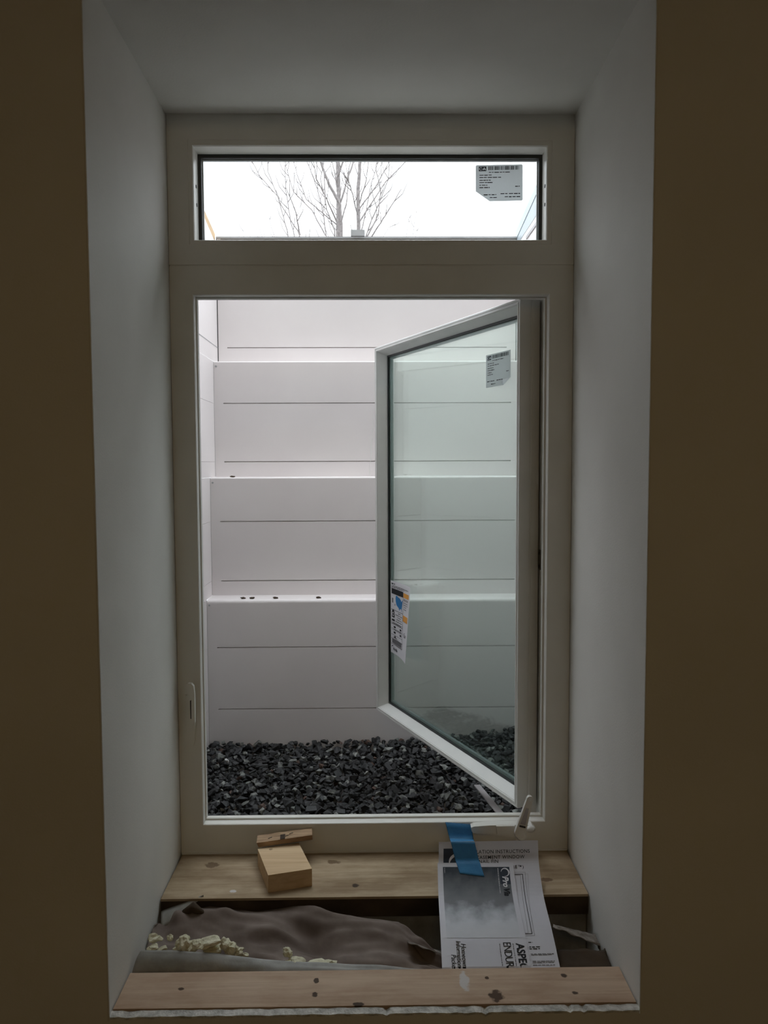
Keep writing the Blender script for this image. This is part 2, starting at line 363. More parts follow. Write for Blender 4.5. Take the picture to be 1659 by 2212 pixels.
# strike plate on the right jamb
bm = bmesh.new()
p = P(1161, 1190, Y2+.055); q = P(1161, 1233, Y2+.055); xx = .400
box(bm, xx-.0015, xx+.0005, Y2+.070, Y2+.088, q.z, p.z)
sp = obj('strike_plate', bm, M['steel'], wc, bevel=.0005)
for zz in (q.z+.008, p.z-.008):
    bm = bmesh.new(); tube(bm, [(xx-.0014, Y2+.079, zz), (xx-.0028, Y2+.079, zz)], .004, 12); obj('screw', bm, M['screw'], sp)

# ------------------------------------------------------------------ open sash
H = Vector((P(1120.5, 1200, 1.82).x, 1.82, 0)); F = Vector((P(811, 1200, 2.585).x, 2.585, 0))
ud = (F-H); SW = ud.length; ud.normalize(); nd = Vector((-ud.y, ud.x, 0))          # nd: towards the room side of the sash
if nd.x > 0: nd = -nd
od = -nd
SZ0, SZ1 = (Z(1751, 1.82, 1120)+Z(1530, 2.585, 811))/2, (Z(652, 1.82, 1120)+Z(746, 2.585, 811))/2
def SP(a, t, z): return H + ud*a + od*t + Vector((0, 0, z))                       # a along width, t depth outward
def sframe(bm, o, i, prof):                                                       # o,i = (a0,a1,z0,z1)
    loops = []
    for (t, y) in prof:
        c = [o[k] + (i[k]-o[k])*t for k in range(4)]
        loops.append([bm.verts.new(SP(c[0], y, c[2])), bm.verts.new(SP(c[1], y, c[2])), bm.verts.new(SP(c[1], y, c[3])), bm.verts.new(SP(c[0], y, c[3]))])
    n = len(loops)
    for k in range(n):
        A, B = loops[k], loops[(k+1) % n]
        for j in range(4): bm.faces.new((A[j], A[(j+1) % 4], B[(j+1) % 4], B[j]))
sash = empty('sash', H+Vector((0, 0, SZ0)), '', ''); del sash['label']; del sash['category']
sash.parent = wc; sash.location = H+Vector((0, 0, SZ0)) - wc.location
so_ = (0, SW, SZ0, SZ1)
e1 = .013; ins = lambda d: (d, SW-d, SZ0+d, SZ1-d)
bm = bmesh.new()                                  # outer lip, then a deep reveal back to the glass; stepped outer edge
sframe(bm, so_, ins(e1), [(0, .0015), (.12, 0), (.40, 0), (.46, .0018), (.62, .0018), (.68, 0), (.94, 0), (1, .001), (1, .056), (.0, .056), (.0, .036), (.12, .034), (.12, .031), (0, .029)])
obj('stile_and_rail', bm, M['vinyl_sash'], sash)
bm = bmesh.new()
sframe(bm, ins(e1-.0003), ins(.027), [(0, .0030), (.10, .0030), (.18, .0060), (1, .0330), (1, .0365), (0, .0365)])
obj('glazing_bead', bm, M['vinyl_sash'], sash)
bm = bmesh.new(); sframe(bm, ins(.020), ins(.0335), [(0, .0345), (1, .0345), (1, .0365), (0, .0365)]); obj('gasket', bm, M['gasket'], sash)
bm = bmesh.new(); sframe(bm, ins(.022), ins(.040), [(0, .0405), (1, .0405), (1, .0480), (0, .0480)]); obj('spacer', bm, M['spacer'], sash)
bm = bmesh.new(); sframe(bm, ins(e1-.001), ins(.032), [(0, .0525), (1, .0525), (1, .0555), (0, .0575)]); obj('outer_bead', bm, M['vinyl_sash'], sash)
M['glass_s'] = glass('sash_glass', (.955, .985, .972), 1.0)
bm = bmesh.new()
for (t0, t1) in ((.0370, .0400), (.0490, .0520)):
    pbox(bm, SP(.021, t0, SZ0+.021), ud*(SW-.042), od*(t1-t0), Vector((0, 0, SZ1-SZ0-.042)))
obj('glass_pane', bm, M['glass_s'], sash)
for (v0, v1) in ((808, 850), (1140, 1182), (1457, 1498)):       # lock keepers on the free edge
    z0, z1 = Z(v1, 2.60, 808), Z(v0, 2.60, 808)
    bm = bmesh.new(); pbox(bm, SP(SW, .012, z0), ud*.011, od*.010, Vector((0, 0, z1-z0)))
    obj('lock_keeper', bm, M['greymetal'], sash, bevel=.001)
bm = bmesh.new()                                                # weather strip along the top of the sash
pbox(bm, SP(.03, .048, SZ1), ud*(SW-.05), od*.004, Vector((0, 0, .010))); obj('weather_strip', bm, M['gasket'], sash)
# operator arm under the sash
bm = bmesh.new()
a0 = PZ(1084, 1762, ZS+.045); a0 = P(1088, 1768, Y2+.10); a1 = P(1030, 1698, 2.14)
dn = (a1-a0).normalized(); sd = dn.cross(Vector((0, 0, 1))).normalized()
pbox(bm, a0-sd*.008-dn*.03, sd*.017, dn*((a1-a0).length+.03), Vector((0, 0, .004)))
obj('operator_arm', bm, M['greymetal'], wc, bevel=.001)

# ------------------------------------------------------------------ crank operator (folding handle) and lock lever
op = bpy.data.objects.new('crank_operator', None); COL.objects.link(op); op.parent = wc
base = P(1120, 1800, Y2); op.location = base - wc.location
def outline(pts, Y): return [P(u, v, Y) for (u, v) in pts]
bm = bmesh.new()
prism(bm, outline([(1018, 1788), (1024, 1785.5), (1060, 1783), (1110, 1782), (1150, 1783), (1158, 1792), (1150, 1810), (1118, 1817), (1105, 1813), (1085, 1807), (1055, 1802), (1024, 1800), (1019, 1796)], Y2-.020), Vector((0, .0215, 0)))
obj('cover', bm, M['vinyl'], op, bevel=.0028, seg=3, smooth=False)
bm = bmesh.new()                                                 # raised wedge of the cover
prism(bm, outline([(1072, 1785), (1112, 1784), (1116, 1811), (1085, 1804.5), (1074, 1802)], Y2-.024), Vector((0, .008, 0)))
obj('cover_cap', bm, M['vinyl'], op, bevel=.0018, seg=2)
bm = bmesh.new(); hub = P(1124, 1800, Y2-.022)
tube(bm, [hub, hub+Vector((0, -.008, 0)), hub+Vector((0, -.014, .001))], [.0135, .0135, .010], 24); obj('hub', bm, M['vinyl'], op, smooth=False)
hb, ht = P(1124, 1800, Y2-.044), P(1145, 1727, Y2-.048)
dv = (ht-hb).normalized(); sv = dv.cross(Vector((0, 1, 0))).normalized()
bm = bmesh.new(); ol = []
for k in range(13):
    a = math.pi*k/12; ol.append(hb + sv*math.cos(a)*.0125 - dv*math.sin(a)*.0125)
for k in range(13):
    a = math.pi*k/12; ol.append(ht - sv*math.cos(a)*.0070 + dv*math.sin(a)*.0070)
prism(bm, ol, Vector((0, .009, 0))); hd = obj('handle', bm, M['vinyl'], op, bevel=.0018)
bm = bmesh.new(); o2 = []
m0, m1 = hb+dv*.022, hb+dv*.062
for p_, w_ in ((m0, .0062), (m1, .0032)): o2.append((p_, w_))
prism(bm, [o2[0][0]-sv*.0062+Vector((0, -.0006, 0)), o2[0][0]+sv*.0062+Vector((0, -.0006, 0)), o2[1][0]+sv*.0030+Vector((0, -.0006, 0)), o2[1][0]-sv*.0030+Vector((0, -.0006, 0))], Vector((0, .0008, 0)))
obj('handle_recess', bm, M['greymetal'], hd)
bm = bmesh.new(); c = hb+dv*.017
tube(bm, [c-sv*.007+Vector((0, -.0012, 0)), c+sv*.007+Vector((0, -.0012, 0))], .0022, 8); obj('pivot_pin', bm, M['screw'], hd)
bm = bmesh.new(); tube(bm, [ht+Vector((0, .001, 0)), ht+Vector((0, -.0012, 0))], [.0048, .0042], 20); obj('pivot_cap', bm, M['vinyl_sash'], hd)
kb = P(1146, 1790, Y2-.02)
bm = bmesh.new(); bmesh.ops.create_uvsphere(bm, u_segments=20, v_segments=12, radius=.0085)
for v in bm.verts: v.co.x *= 1.25
bmesh.ops.translate(bm, verts=bm.verts, vec=kb); obj('knob', bm, M['vinyl_sash'], op, smooth=True)
# lock lever on the left stile of the frame
lk = bpy.data.objects.new('lock_lever', None); COL.objects.link(lk); lk.parent = wc
lk.location = P(408, 1545, Y2) - wc.location
bm = bmesh.new()
prism(bm, outline([(400, 1502), (418, 1502), (421, 1520), (421, 1600), (417, 1613), (405, 1613), (399, 1600), (398, 1520)], Y2-.006), Vector((0, .0062, 0)))
obj('escutcheon', bm, M['vinyl'], lk, bevel=.0022)
bm = bmesh.new()
prism(bm, outline([(402, 1480), (406, 1476.5), (413, 1477), (418, 1483), (420, 1500), (421, 1562), (417, 1566), (413.5, 1562), (413, 1512), (408, 1503), (402, 1500)], Y2-.022), Vector((0, .010, 0)))
obj('lever', bm, M['vinyl'], lk, bevel=.0022)
bm = bmesh.new()
prism(bm, outline([(410.3, 1514), (413.3, 1512), (413.8, 1553), (411.3, 1553)], Y2-.0066), Vector((0, .001, 0)))
obj('lever_slot', bm, M['screw'], lk)

# ------------------------------------------------------------------ window well
XL, XR = -.634, .590
TY = [2.882, 2.98, 3.08, 3.185, 3.25]
TZ = [Z(1295, TY[0], 620), Z(1031, TY[1], 620), Z(780, TY[2], 620), Z(511.5, TY[3])-.004]
ZG0 = EYE-1.30
GR = [[Z(v, TY[0], 620) for v in (1398, 1531)], [Z(v, TY[1], 620) for v in (1126, 1254)], [Z(v, TY[2], 620) for v in (871, 997)]]
z4 = Z(751, TY[3], 620); GR.append([z4, z4+.232])
well = empty('window_well', (0, 2.6, ZG0), 'white plastic stepped window well outside the open casement', 'window well')
def panel(name, mapper, z0, zt, grooves, lo, hi, e, rounded, tread, mat):
    """sheet with V grooves: mapper(s, d, z) -> point, s along, d = depth behind the face"""
    prof = [(0, z0, 0)]
    for g in sorted(grooves): prof += [(0, g-.0022, 0), (.0085, g-.0008, 1), (.0085, g+.0008, 1), (0, g+.0022, 0)]
    r = rounded
    if r:
        for k in range(6):
            a = math.pi/2*k/5; prof.append((r-r*math.cos(a), zt-r+r*math.sin(a), 0))
        prof.append((tread, zt+.001, 0))
    else: prof.append((0, zt, 0))
    bm = bmesh.new(); cols = []
    for (s, on) in ((lo, 0), (lo+e, 0), (lo+e+.001, 1), (hi-e-.001, 1), (hi-e, 0), (hi, 0)):
        cols.append([bm.verts.new(mapper(s, d*(on if gflag else 1), z)) for (d, z, gflag) in prof])
    for i in range(len(cols)-1):
        for k in range(len(prof)-1): bm.faces.new((cols[i][k], cols[i][k+1], cols[i+1][k+1], cols[i+1][k]))
    o = obj(name, bm, mat, well)
    md = o.modifiers.new('thickness', 'SOLIDIFY'); md.thickness = .003; md.offset = -1 
    return o
zprev = ZG0
for i in range(4):
    Yi = TY[i]
    z0 = ZG0 if i == 0 else TZ[i-1]-.004
    panel('tier_panel', lambda s, d, z, Yi=Yi: (s, Yi+d, z), z0, TZ[i], GR[i], XL+.0036, XR-.0036, .036, .013 if i == 0 else .006, TY[i+1]-Yi+.002, M['well'])
    for s, X in ((-1, XL), (1, XR)):
        yb = Yi
        if i < 3: panel('side_panel', lambda q, d, z, s=s, X=X: (X+s*d, q, z), z0+.004, TZ[i]-.0008 if i < 3 else EYE+.90, GR[i], YO+.005, yb, .004, 0, 0, M['well'])
    # strip coloured dark as gap shadow, and a small screw at the top corners
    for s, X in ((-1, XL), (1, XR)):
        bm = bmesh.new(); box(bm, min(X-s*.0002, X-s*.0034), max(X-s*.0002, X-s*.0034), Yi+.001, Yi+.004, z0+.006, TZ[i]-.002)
        obj('corner_gap_shade', bm, M['gasket'], well)
        bm = bmesh.new(); tube(bm, [(X-s*.013, Yi+.001, TZ[i]-.02), (X-s*.013, Yi-.003, TZ[i]-.02)], .004, 10); obj('screw', bm, M['wellrim'], well)
# topmost side panels rise towards the house
def topside(X, s, sl, zend):
    bm = bmesh.new(); y0, y1 = YO+.005, TY[3]
    zt = lambda y: zend + (TY[3]-y)*sl
    zb = TZ[2]+.003
    pts = [Vector((X, y0, zb)), Vector((X, y1, zb)), Vector((X, y1, zt(y1))), Vector((X, y0, zt(y0)))]
    prism(bm, pts, Vector((s*.004, 0, 0)))
    for g in GR[3][:1]:
        pass
    return obj('side_panel', bm, M['well'], well)
def onside(u, v, X): d = ray(u, v); t = X/d.x; return d.y*t, d.z*t+EYE
def lineof(p0, p1, X):
    (ya, za), (yb, zb) = onside(*p0, X), onside(*p1, X); k = (zb-za)/(yb-ya); return lambda y: za+k*(y-ya)
topL = lineof((461, 515), (438, 462), XL); topT = lineof((472, 515), (438, 438), XL); topR = lineof((1110, 512), (1168, 380), XR)
def topside(X, s, zt, mat=None):
    bm = bmesh.new(); y0, y1 = YO+.005, TY[3]; zb = TZ[2]+.003
    prism(bm, [Vector((X, y0, zb)), Vector((X, y1, zb)), Vector((X, y1, zt(y1))), Vector((X, y0, zt(y0)))], Vector((s*.004, 0, 0)))
    return obj('side_panel', bm, mat or M['well'], well)
topside(XL, -1, topL); topside(XR, 1, lambda y: topR(y)-.002)
for s, X in ((-1, XL), (1, XR)):                                   # grooves of the topmost side panels as raised seams
    for g in GR[3][:1]:
        bm = bmesh.new(); box(bm, min(X, X-s*.0012), max(X, X-s*.0012), YO+.01, TY[3], g-.0012, g+.0012); obj('seam', bm, M['wellrim'], well)
# rim on the topmost tier, with a clip
bm = bmesh.new(); box(bm, XL+.001, XR-.002, TY[3]-.004, TY[3]+.02, TZ[3]-.004, TZ[3]+.004); obj('rim', bm, M['wellrim'], well, bevel=.001)
bm = bmesh.new(); box(bm, XL+.02, XR-.002, TY[3]-.0055, TY[3]-.002, TZ[3]-.0075, TZ[3]-.0045); obj('rim_groove', bm, M['steel'], well)
a, b = P(758, 498, TY[3]), P(788, 511, TY[3])
bm = bmesh.new(); box(bm, a.x, b.x, TY[3]-.012, TY[3]+.03, b.z, a.z); obj('rim_clip', bm, M['wellrim'], well, bevel=.002)
# right: pale sloping cover edge and strap; left: sloping timber
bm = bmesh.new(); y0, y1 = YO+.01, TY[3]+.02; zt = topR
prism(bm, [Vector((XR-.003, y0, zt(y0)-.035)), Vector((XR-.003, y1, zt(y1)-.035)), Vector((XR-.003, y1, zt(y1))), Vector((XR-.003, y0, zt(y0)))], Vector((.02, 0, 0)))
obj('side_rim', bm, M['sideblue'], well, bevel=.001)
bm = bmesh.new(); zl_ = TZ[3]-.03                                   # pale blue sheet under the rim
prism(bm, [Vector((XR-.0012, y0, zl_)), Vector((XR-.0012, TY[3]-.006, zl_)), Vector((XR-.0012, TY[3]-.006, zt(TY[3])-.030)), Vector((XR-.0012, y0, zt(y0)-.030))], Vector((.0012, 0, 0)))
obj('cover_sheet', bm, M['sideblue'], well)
bm = bmesh.new(); (ya, za), (yb, zb_) = onside(1137, 517, XR-.002), onside(1166, 476, XR-.002)
pbox(bm, Vector((XR-.0035, ya, za)), Vector((0, yb-ya, zb_-za))*2, Vector((.003, 0, 0)), Vector((0, 0, .012))); obj('brace_strip', bm, M['greymetal'], well)
bm = bmesh.new(); y0, y1 = 2.1, TY[3]+.02
prism(bm, [Vector((XL-.006, y0, topL(y0))), Vector((XL-.006, y1, topL(y1))), Vector((XL-.006, y1, topT(y1))), Vector((XL-.006, y0, topT(y0)))], Vector((-.09, 0, 0)))
M['lumber'] = wood('weathered_tan_lumber', (.62, .44, .27), (.50, .34, .20), 1, [], None)
tag(obj('timber', bm, M['lumber'], bevel=.002), 'tan wooden timber laid along the left top edge of the window well', 'timber')
# thin raised white streak on the third tier
bm = bmesh.new()
tube(bm, [P(804 + 2.2*math.sin(v/23.) - (6 if v > 985 else 0)*min(1, (v-985)/30.), v, TY[2]-.001) for v in range(878, 1029, 10)], [.0006+.0011*random.random() for _ in range(878, 1029, 10)], 6)
obj('white_streak', bm, new_mat('streak_white', (.9, .9, .88), .4), well)
# ground outside around the well
bm = bmesh.new(); gz_ = EYE+.80
for (x0, x1, y0, y1) in ((-9, XL-.1, YO, 30), (XR+.03, 9, YO, 30), (XL-.1, XR+.03, TY[3]+.08, 30)): box(bm, x0, x1, y0, y1, gz_-.2, gz_)
tag(obj('ground', bm, M['soil']), 'bare ground outside around the top of the window well', 'ground', kind='structure')
bm = bmesh.new(); box(bm, XL-.1, XR+.1, YO, TY[3]+.2, ZG0-.3, ZG0-.02)
tag(obj('trim_2', bm, M['soil']), 'dark soil bottom beneath the gravel outside', 'soil', kind='structure')

# ------------------------------------------------------------------ gravel
def ghz(x, y): return EYE-1.066 + .010*noise.noise(Vector((x*3, y*3, 1))) + max(0, x+.05)*.075 + (y-2.3)*.012
def stone_bm(seed, r):
    rs = random.Random(seed); bm = bmesh.new(); pts = []
    for k in range(11):
        v = Vector((rs.gauss(0, 1), rs.gauss(0, 1), rs.gauss(0, 1))).normalized()
        pts.append(bm.verts.new(Vector((v.x*1.25, v.y*.95, v.z*.72))*r*rs.uniform(.85, 1.1)))
    bmesh.ops.convex_hull(bm, input=pts)
    bmesh.ops.delete(bm, geom=[v for v in bm.verts if not v.link_faces], context='VERTS')
    es = [e for e in bm.edges if len(e.link_faces) == 2]
    bmesh.ops.bevel(bm, geom=es, offset=r*.03, segments=1, affect='EDGES')
    return bm
protos = []
for k in range(14):
    bm = stone_bm(100+k, .0150); me = bpy.data.meshes.new('gravel_stone'); bmesh.ops.recalc_face_normals(bm, faces=bm.faces); bm.to_mesh(me); bm.free(); protos.append(me)
pm = {}
def stone_mesh(k, mi):
    if (k, mi) not in pm:
        me = protos[k].copy(); me.materials.append(GM[mi]); pm[(k, mi)] = me
    return pm[(k, mi)]
cand = []
y = 1.97
rows = 0
while y < 2.88:
    x = XL+.012 + (rows % 2)*.011
    while x < XR-.01:
        cand.append((x+random.uniform(-.008, .008), min(2.872, y+random.uniform(-.007, .007)))); x += .0225
    y += .0185; rows += 1
stones = []
for (x, y) in cand:
    z = ghz(x, y) + random.uniform(-.008, .010)
    sc = random.choice([.5, .6, .7, .8, .9, 1.0, 1.2]); mi = random.choices([0, 1, 2, 3], [52, 34, 12, 2])[0]
    d = Vector((x, y, z-EYE)); w = d.dot(FW); u = 829.5+FPX*d.dot(RT)/w; v = 1106-FPX*d.dot(UP)/w
    vis = 446 < u < 1100 and v < 1766 and not (v > 1530+ (u-815)*.74-14 and v < 1530+(u-815)*.74+60 and u > 850)
    stones.append((vis, y, x, z, sc, mi))
hid = [s for s in stones]
hid.sort(key=lambda s: (not s[0], -s[4]/s[1]))
big = bmesh.new(); nmat = 4
first = None
for i, (vis, y, x, z, sc, mi) in enumerate(hid):
    k = random.randrange(14); rot = (random.uniform(-.6, .6), random.uniform(-.6, .6), random.uniform(0, 6.28))
    if i < 299:
        o = bpy.data.objects.new('gravel_stone', stone_mesh(k, mi)) if first is None else first.copy()
        o.data = stone_mesh(k, mi); first = first or o
        COL.objects.link(o); o.location = (x, y, z); o.rotation_euler = rot; o.scale = (sc,)*3
        tone = ('near black', 'dark slate', 'mid grey', 'rust brown')[mi]
        tag(o, tone+' crushed stone lying in the gravel bed outside the open casement', 'stone', 'gravel stones in the window well')
    else:
        n0 = len(big.verts); f0 = len(big.faces)
        big.from_mesh(protos[k]); big.verts.ensure_lookup_table(); big.faces.ensure_lookup_table()
        mt = Matrix.Translation((x, y, z)) @ Matrix.Rotation(rot[2], 4, 'Z') @ Matrix.Rotation(rot[1], 4, 'Y') @ Matrix.Rotation(rot[0], 4, 'X') @ Matrix.Scale(sc, 4)
        for v in big.verts[n0:]: v.co = mt @ v.co
        for f in big.faces[f0:]: f.material_index = mi
rb = random.Random(5)                                            # base layer filling the gaps
for _ in range(2600):
    x, y = rb.uniform(XL+.01, XR-.01), rb.uniform(1.97, 2.87); z = ghz(x, y)-rb.uniform(.010, .020)
    n0 = len(big.verts); f0 = len(big.faces); big.from_mesh(protos[rb.randrange(14)]); big.verts.ensure_lookup_table(); big.faces.ensure_lookup_table()
    mt = Matrix.Translation((x, y, z)) @ Matrix.Rotation(rb.uniform(0, 6.28), 4, 'Z') @ Matrix.Rotation(rb.uniform(-1, 1), 4, 'X') @ Matrix.Scale(rb.uniform(.6, 1.1), 4)
    for v in big.verts[n0:]: v.co = mt @ v.co
    mi = rb.choices([0, 1, 2, 3], [60, 32, 6, 2])[0]
    for f in big.faces[f0:]: f.material_index = mi
me = bpy.data.meshes.new('gravel_bed'); big.to_mesh(me); big.free()
tag(link('gravel_bed', me, GM[:4]), 'bed of dark crushed stone covering the bottom of the window well', 'gravel', kind='stuff')
w_ = PZ(490, 1643, EYE-1.04); o = bpy.data.objects.new('gravel_stone', stone_mesh(3, 4)); COL.objects.link(o); o.location = (w_.x, w_.y, ghz(w_.x, w_.y)+.014); o.rotation_euler = (.3, 1.2, .5)
tag(o, 'single white stone at the left of the dark gravel bed', 'stone')

# ------------------------------------------------------------------ bare trees
def C1(x, y): return (340+x/1.803, 220+y/1.803)
tree = empty('bare_tree', P(751, 857, 9.0), 'leafless multi stemmed tree seen through the transom glass', 'tree')
rt = random.Random(11)
limbs = bmesh.new(); twigs = bmesh.new()
def limb(bm, pts, w0, w1, Y0=9.0, dY=.6, twig=1.0, col=None):
    if pts[0][1] >= 560: pts = [(742 if Y0 < 10 else pts[0][0]+8, 1150 if Y0 < 10 else 1230), (738 if Y0 < 10 else pts[0][0]+5, 850)] + pts
    px = [C1(*p) for p in pts]; out = []; Yc = Y0 + rt.uniform(-dY, dY); sl = rt.uniform(-.3, .3)
    n = 5
    for i in range(len(px)-1):
        for k in range(n):
            t = k/n; out.append((px[i][0]*(1-t)+px[i+1][0]*t, px[i][1]*(1-t)+px[i+1][1]*t))
    out.append(px[-1]); m = len(out)
    P3 = [P(u+(rt.uniform(-.7, .7)), v, Yc+sl*i/m) for i, (u, v) in enumerate(out)]
    tube(bm, P3, [(w0+(w1-w0)*i/(m-1))*.58/FPX*Yc for i in range(m)], 6)
    for i in range(3, m-1):                                       # side twigs
        if rt.random() < .42*twig:
            d = (P3[i+1]-P3[i-1]).normalized(); s = rt.choice((-1, 1)); a = rt.uniform(.35, .8); l = rt.uniform(.06, .30)
            t = (d*math.cos(a) + Vector((s*d.z, rt.uniform(-.5, .5), abs(d.x)*.3))*math.sin(a)).normalized()
            q = [P3[i], P3[i]+t*l*.5, P3[i]+(t*.9+Vector((0, 0, .35))).normalized()*l]
            tube(twigs, q, [.0055, .0045, .003], 5)
limb(limbs, [(700, 640), (704, 480), (707, 350), (700, 160)], 12, 8, 9, 0)
limb(limbs, [(716, 640), (716, 480), (712, 400), (668, 320), (640, 250), (620, 150)], 8, 4, 9, .1)
limb(limbs, [(780, 640), (783, 480), (782, 330), (788, 250), (800, 150)], 10, 6, 9, .1)
limb(limbs, [(712, 395), (740, 300), (770, 215), (790, 150)], 4, 3)
limb(limbs, [(712, 400), (700, 300), (735, 200)], 4, 3)
for pts in ([(530, 620), (505, 500), (470, 370), (400, 290), (360, 215), (330, 150)], [(560, 620), (520, 470), (500, 340), (495, 225), (480, 150)],
            [(600, 640), (545, 500), (480, 400), (430, 270), (430, 200)], [(670, 620), (652, 480), (640, 400), (610, 300), (575, 215), (540, 140)],
            [(655, 520), (600, 420), (530, 350), (500, 250), (505, 160)], [(700, 480), (640, 430), (580, 380), (550, 300), (520, 200)],
            [(700, 470), (660, 380), (620, 300), (600, 200)], [(690, 640), (690, 500), (660, 420), (636, 300), (660, 180)],
            [(785, 470), (830, 400), (890, 310), (980, 220), (1010, 170)], [(785, 420), (850, 330), (905, 230), (925, 160)],
            [(790, 520), (810, 440), (830, 330), (870, 200)], [(830, 530), (870, 470), (915, 400), (950, 340)], [(800, 560), (830, 470), (860, 400), (900, 300), (905, 200)],
            [(780, 440), (760, 360), (740, 290), (760, 200)], [(815, 530), (860, 440), (870, 340), (850, 260), (860, 180)], [(700, 520), (735, 400), (745, 300), (725, 200)],
            [(785, 400), (815, 300), (825, 180)], [(555, 520), (540, 430), (500, 330)], [(700, 350), (690, 270), (670, 190)], [(655, 400), (650, 300), (640, 200)]):
    limb(limbs, pts, rt.uniform(2.6, 3.6), 1.3)
obj('trunk_and_limbs', limbs, M['bark'], tree); obj('twigs', twigs, M['bark'], tree)
twigs = bmesh.new(); limbs = bmesh.new()
sh = empty('bare_shrub', P(770, 900, 12.5), 'sparse leafless shrub tips low behind the bare tree', 'shrub')
for pts in ([(345, 600), (332, 480)], [(405, 600), (378, 455)], [(425, 600), (410, 465)], [(960, 600), (975, 480), (990, 430)], [(985, 600), (1003, 460), (1015, 390)], [(860, 560), (900, 490), (930, 478)], [(1000, 560), (1012, 490)], [(470, 580), (440, 470), (430, 420)]):
    limb(limbs, pts, 1.7, .8, 12.5, .5, .6)
obj('stems', limbs, M['bark'], sh); obj('twigs', twigs, M['bark'], sh)

# ------------------------------------------------------------------ things on the sill
# wood block
O = Vector((-.2282, 1.587, ZS+.0003)); ax = Vector((math.cos(.267), math.sin(.267), 0))*.0945; ay = Vector((-math.sin(.332), math.cos(.332), 0))*.1205
bm = bmesh.new(); pbox(bm, O, ax, ay, Vector((0, 0, .0385)))
tag(obj('wood_block', bm, M['block'], bevel=.0018), 'short pale pine block lying askew on the brown sill board', 'wood block')
# cedar stick resting on the block and against the frame
zt_ = ZS+.0395
A = PZ(555, 1831, zt_)
B = PZ(675, 1813.5, zt_+.008)
al = B-A; bk = Vector((-.003, .034, .001)); up_ = al.cross(bk).normalized()*.011
shim = empty('wood_shim', A, 'thin dark stained wood offcut resting across the pine block against the frame', 'wood offcut')
bm = bmesh.new()
nseg = 10; secs = []
for i in range(nseg+1):
    t = i/nseg; o_ = A+al*t; j = Vector((0, 0, 0)) if i else Vector((.004, 0, 0))
    f = 1+.03*math.sin(i*2.1)
    secs.append([bm.verts.new(o_+j), bm.verts.new(o_+bk*f+j), bm.verts.new(o_+bk*f+up_), bm.verts.new(o_+up_)])
for i in range(nseg):
    for k in range(4): bm.faces.new((secs[i][k], secs[i][(k+1) % 4], secs[i+1][(k+1) % 4], secs[i+1][k]))
bm.faces.new(secs[0]); bm.faces.new(secs[-1][::-1])
obj('stick', bm, M['shimwood'], shim, bevel=.0008)
bm = bmesh.new(); ce = A+al*.42+up_*1.02; pbox(bm, ce, al*.09, bk*.62, up_*.06); obj('torn_patch', bm, M['dark'], shim)
for t, w in ((.50, .3), (.58, .55), (.20, .35)):
    bm = bmesh.new(); q0 = A+al*t+bk*w+up_*1.03
    tube(bm, [q0, q0+al*.03+up_*.12, q0+al*.07+bk*.1+up_*.05], .0007, 6); obj('staple', bm, M['steel'], shim)

# ------------------------------------------------------------------ papers taped to the frame: sheet surface swept along a sagging profile
def mkprof(pairs):
    pr = [Vector((0, p.y, p.z)) for p in [P(1050, v, Y) for (v, Y) in pairs]]
    # subdivide with a smooth (Catmull) curve and keep arclength
    out = []
    for i in range(len(pr)-1):
        p0, p1, p2, p3 = pr[max(i-1, 0)], pr[i], pr[i+1], pr[min(i+2, len(pr)-1)]
        for k in range(8):
            t = k/8; out.append(.5*((2*p1)+(p2-p0)*t+(2*p0-5*p1+4*p2-p3)*t*t+(3*p1-p0-3*p2+p3)*t**3))
    out.append(pr[-1]); return out
prof = mkprof([(1813, 1.652), (1840, 1.640), (1872, 1.622), (1937, 1.560), (2010, 1.462), (2093, 1.372)])
tail = prof[-1]; prof.append(tail+Vector((0, -.006, -.012))); prof.append(tail+Vector((0, -.008, -.045)))
arc = [0]
for i in range(1, len(prof)): arc.append(arc[-1]+(prof[i]-prof[i-1]).length)
def surf(x, s, h=0):
    s = max(s, -.02)
    i = 0
    while i < len(arc)-2 and arc[i+1] < s: i += 1
    t = (s-arc[i])/(arc[i+1]-arc[i]); p = prof[i].lerp(prof[i+1], t); d = (prof[i+1]-prof[i]).normalized()
    nrm = Vector((0, -abs(d.z), abs(d.y)))
    return Vector((x, p.y, p.z)) + nrm*h
def unproj(u, v):                          # pixel -> (x, s) on the sheet surface
    best = None; d = ray(u, v)
    for i in range(len(prof)-1):
        for k in range(6):
            p = prof[i].lerp(prof[i+1], k/6); z = d.z*p.y/d.y+EYE; e = abs(z-p.z)
            if best is None or e < best[0]: best = (e, d.x*p.y/d.y, arc[i]+(arc[i+1]-arc[i])*k/6)
    return best[1], best[2]
SMAX = arc[-1]
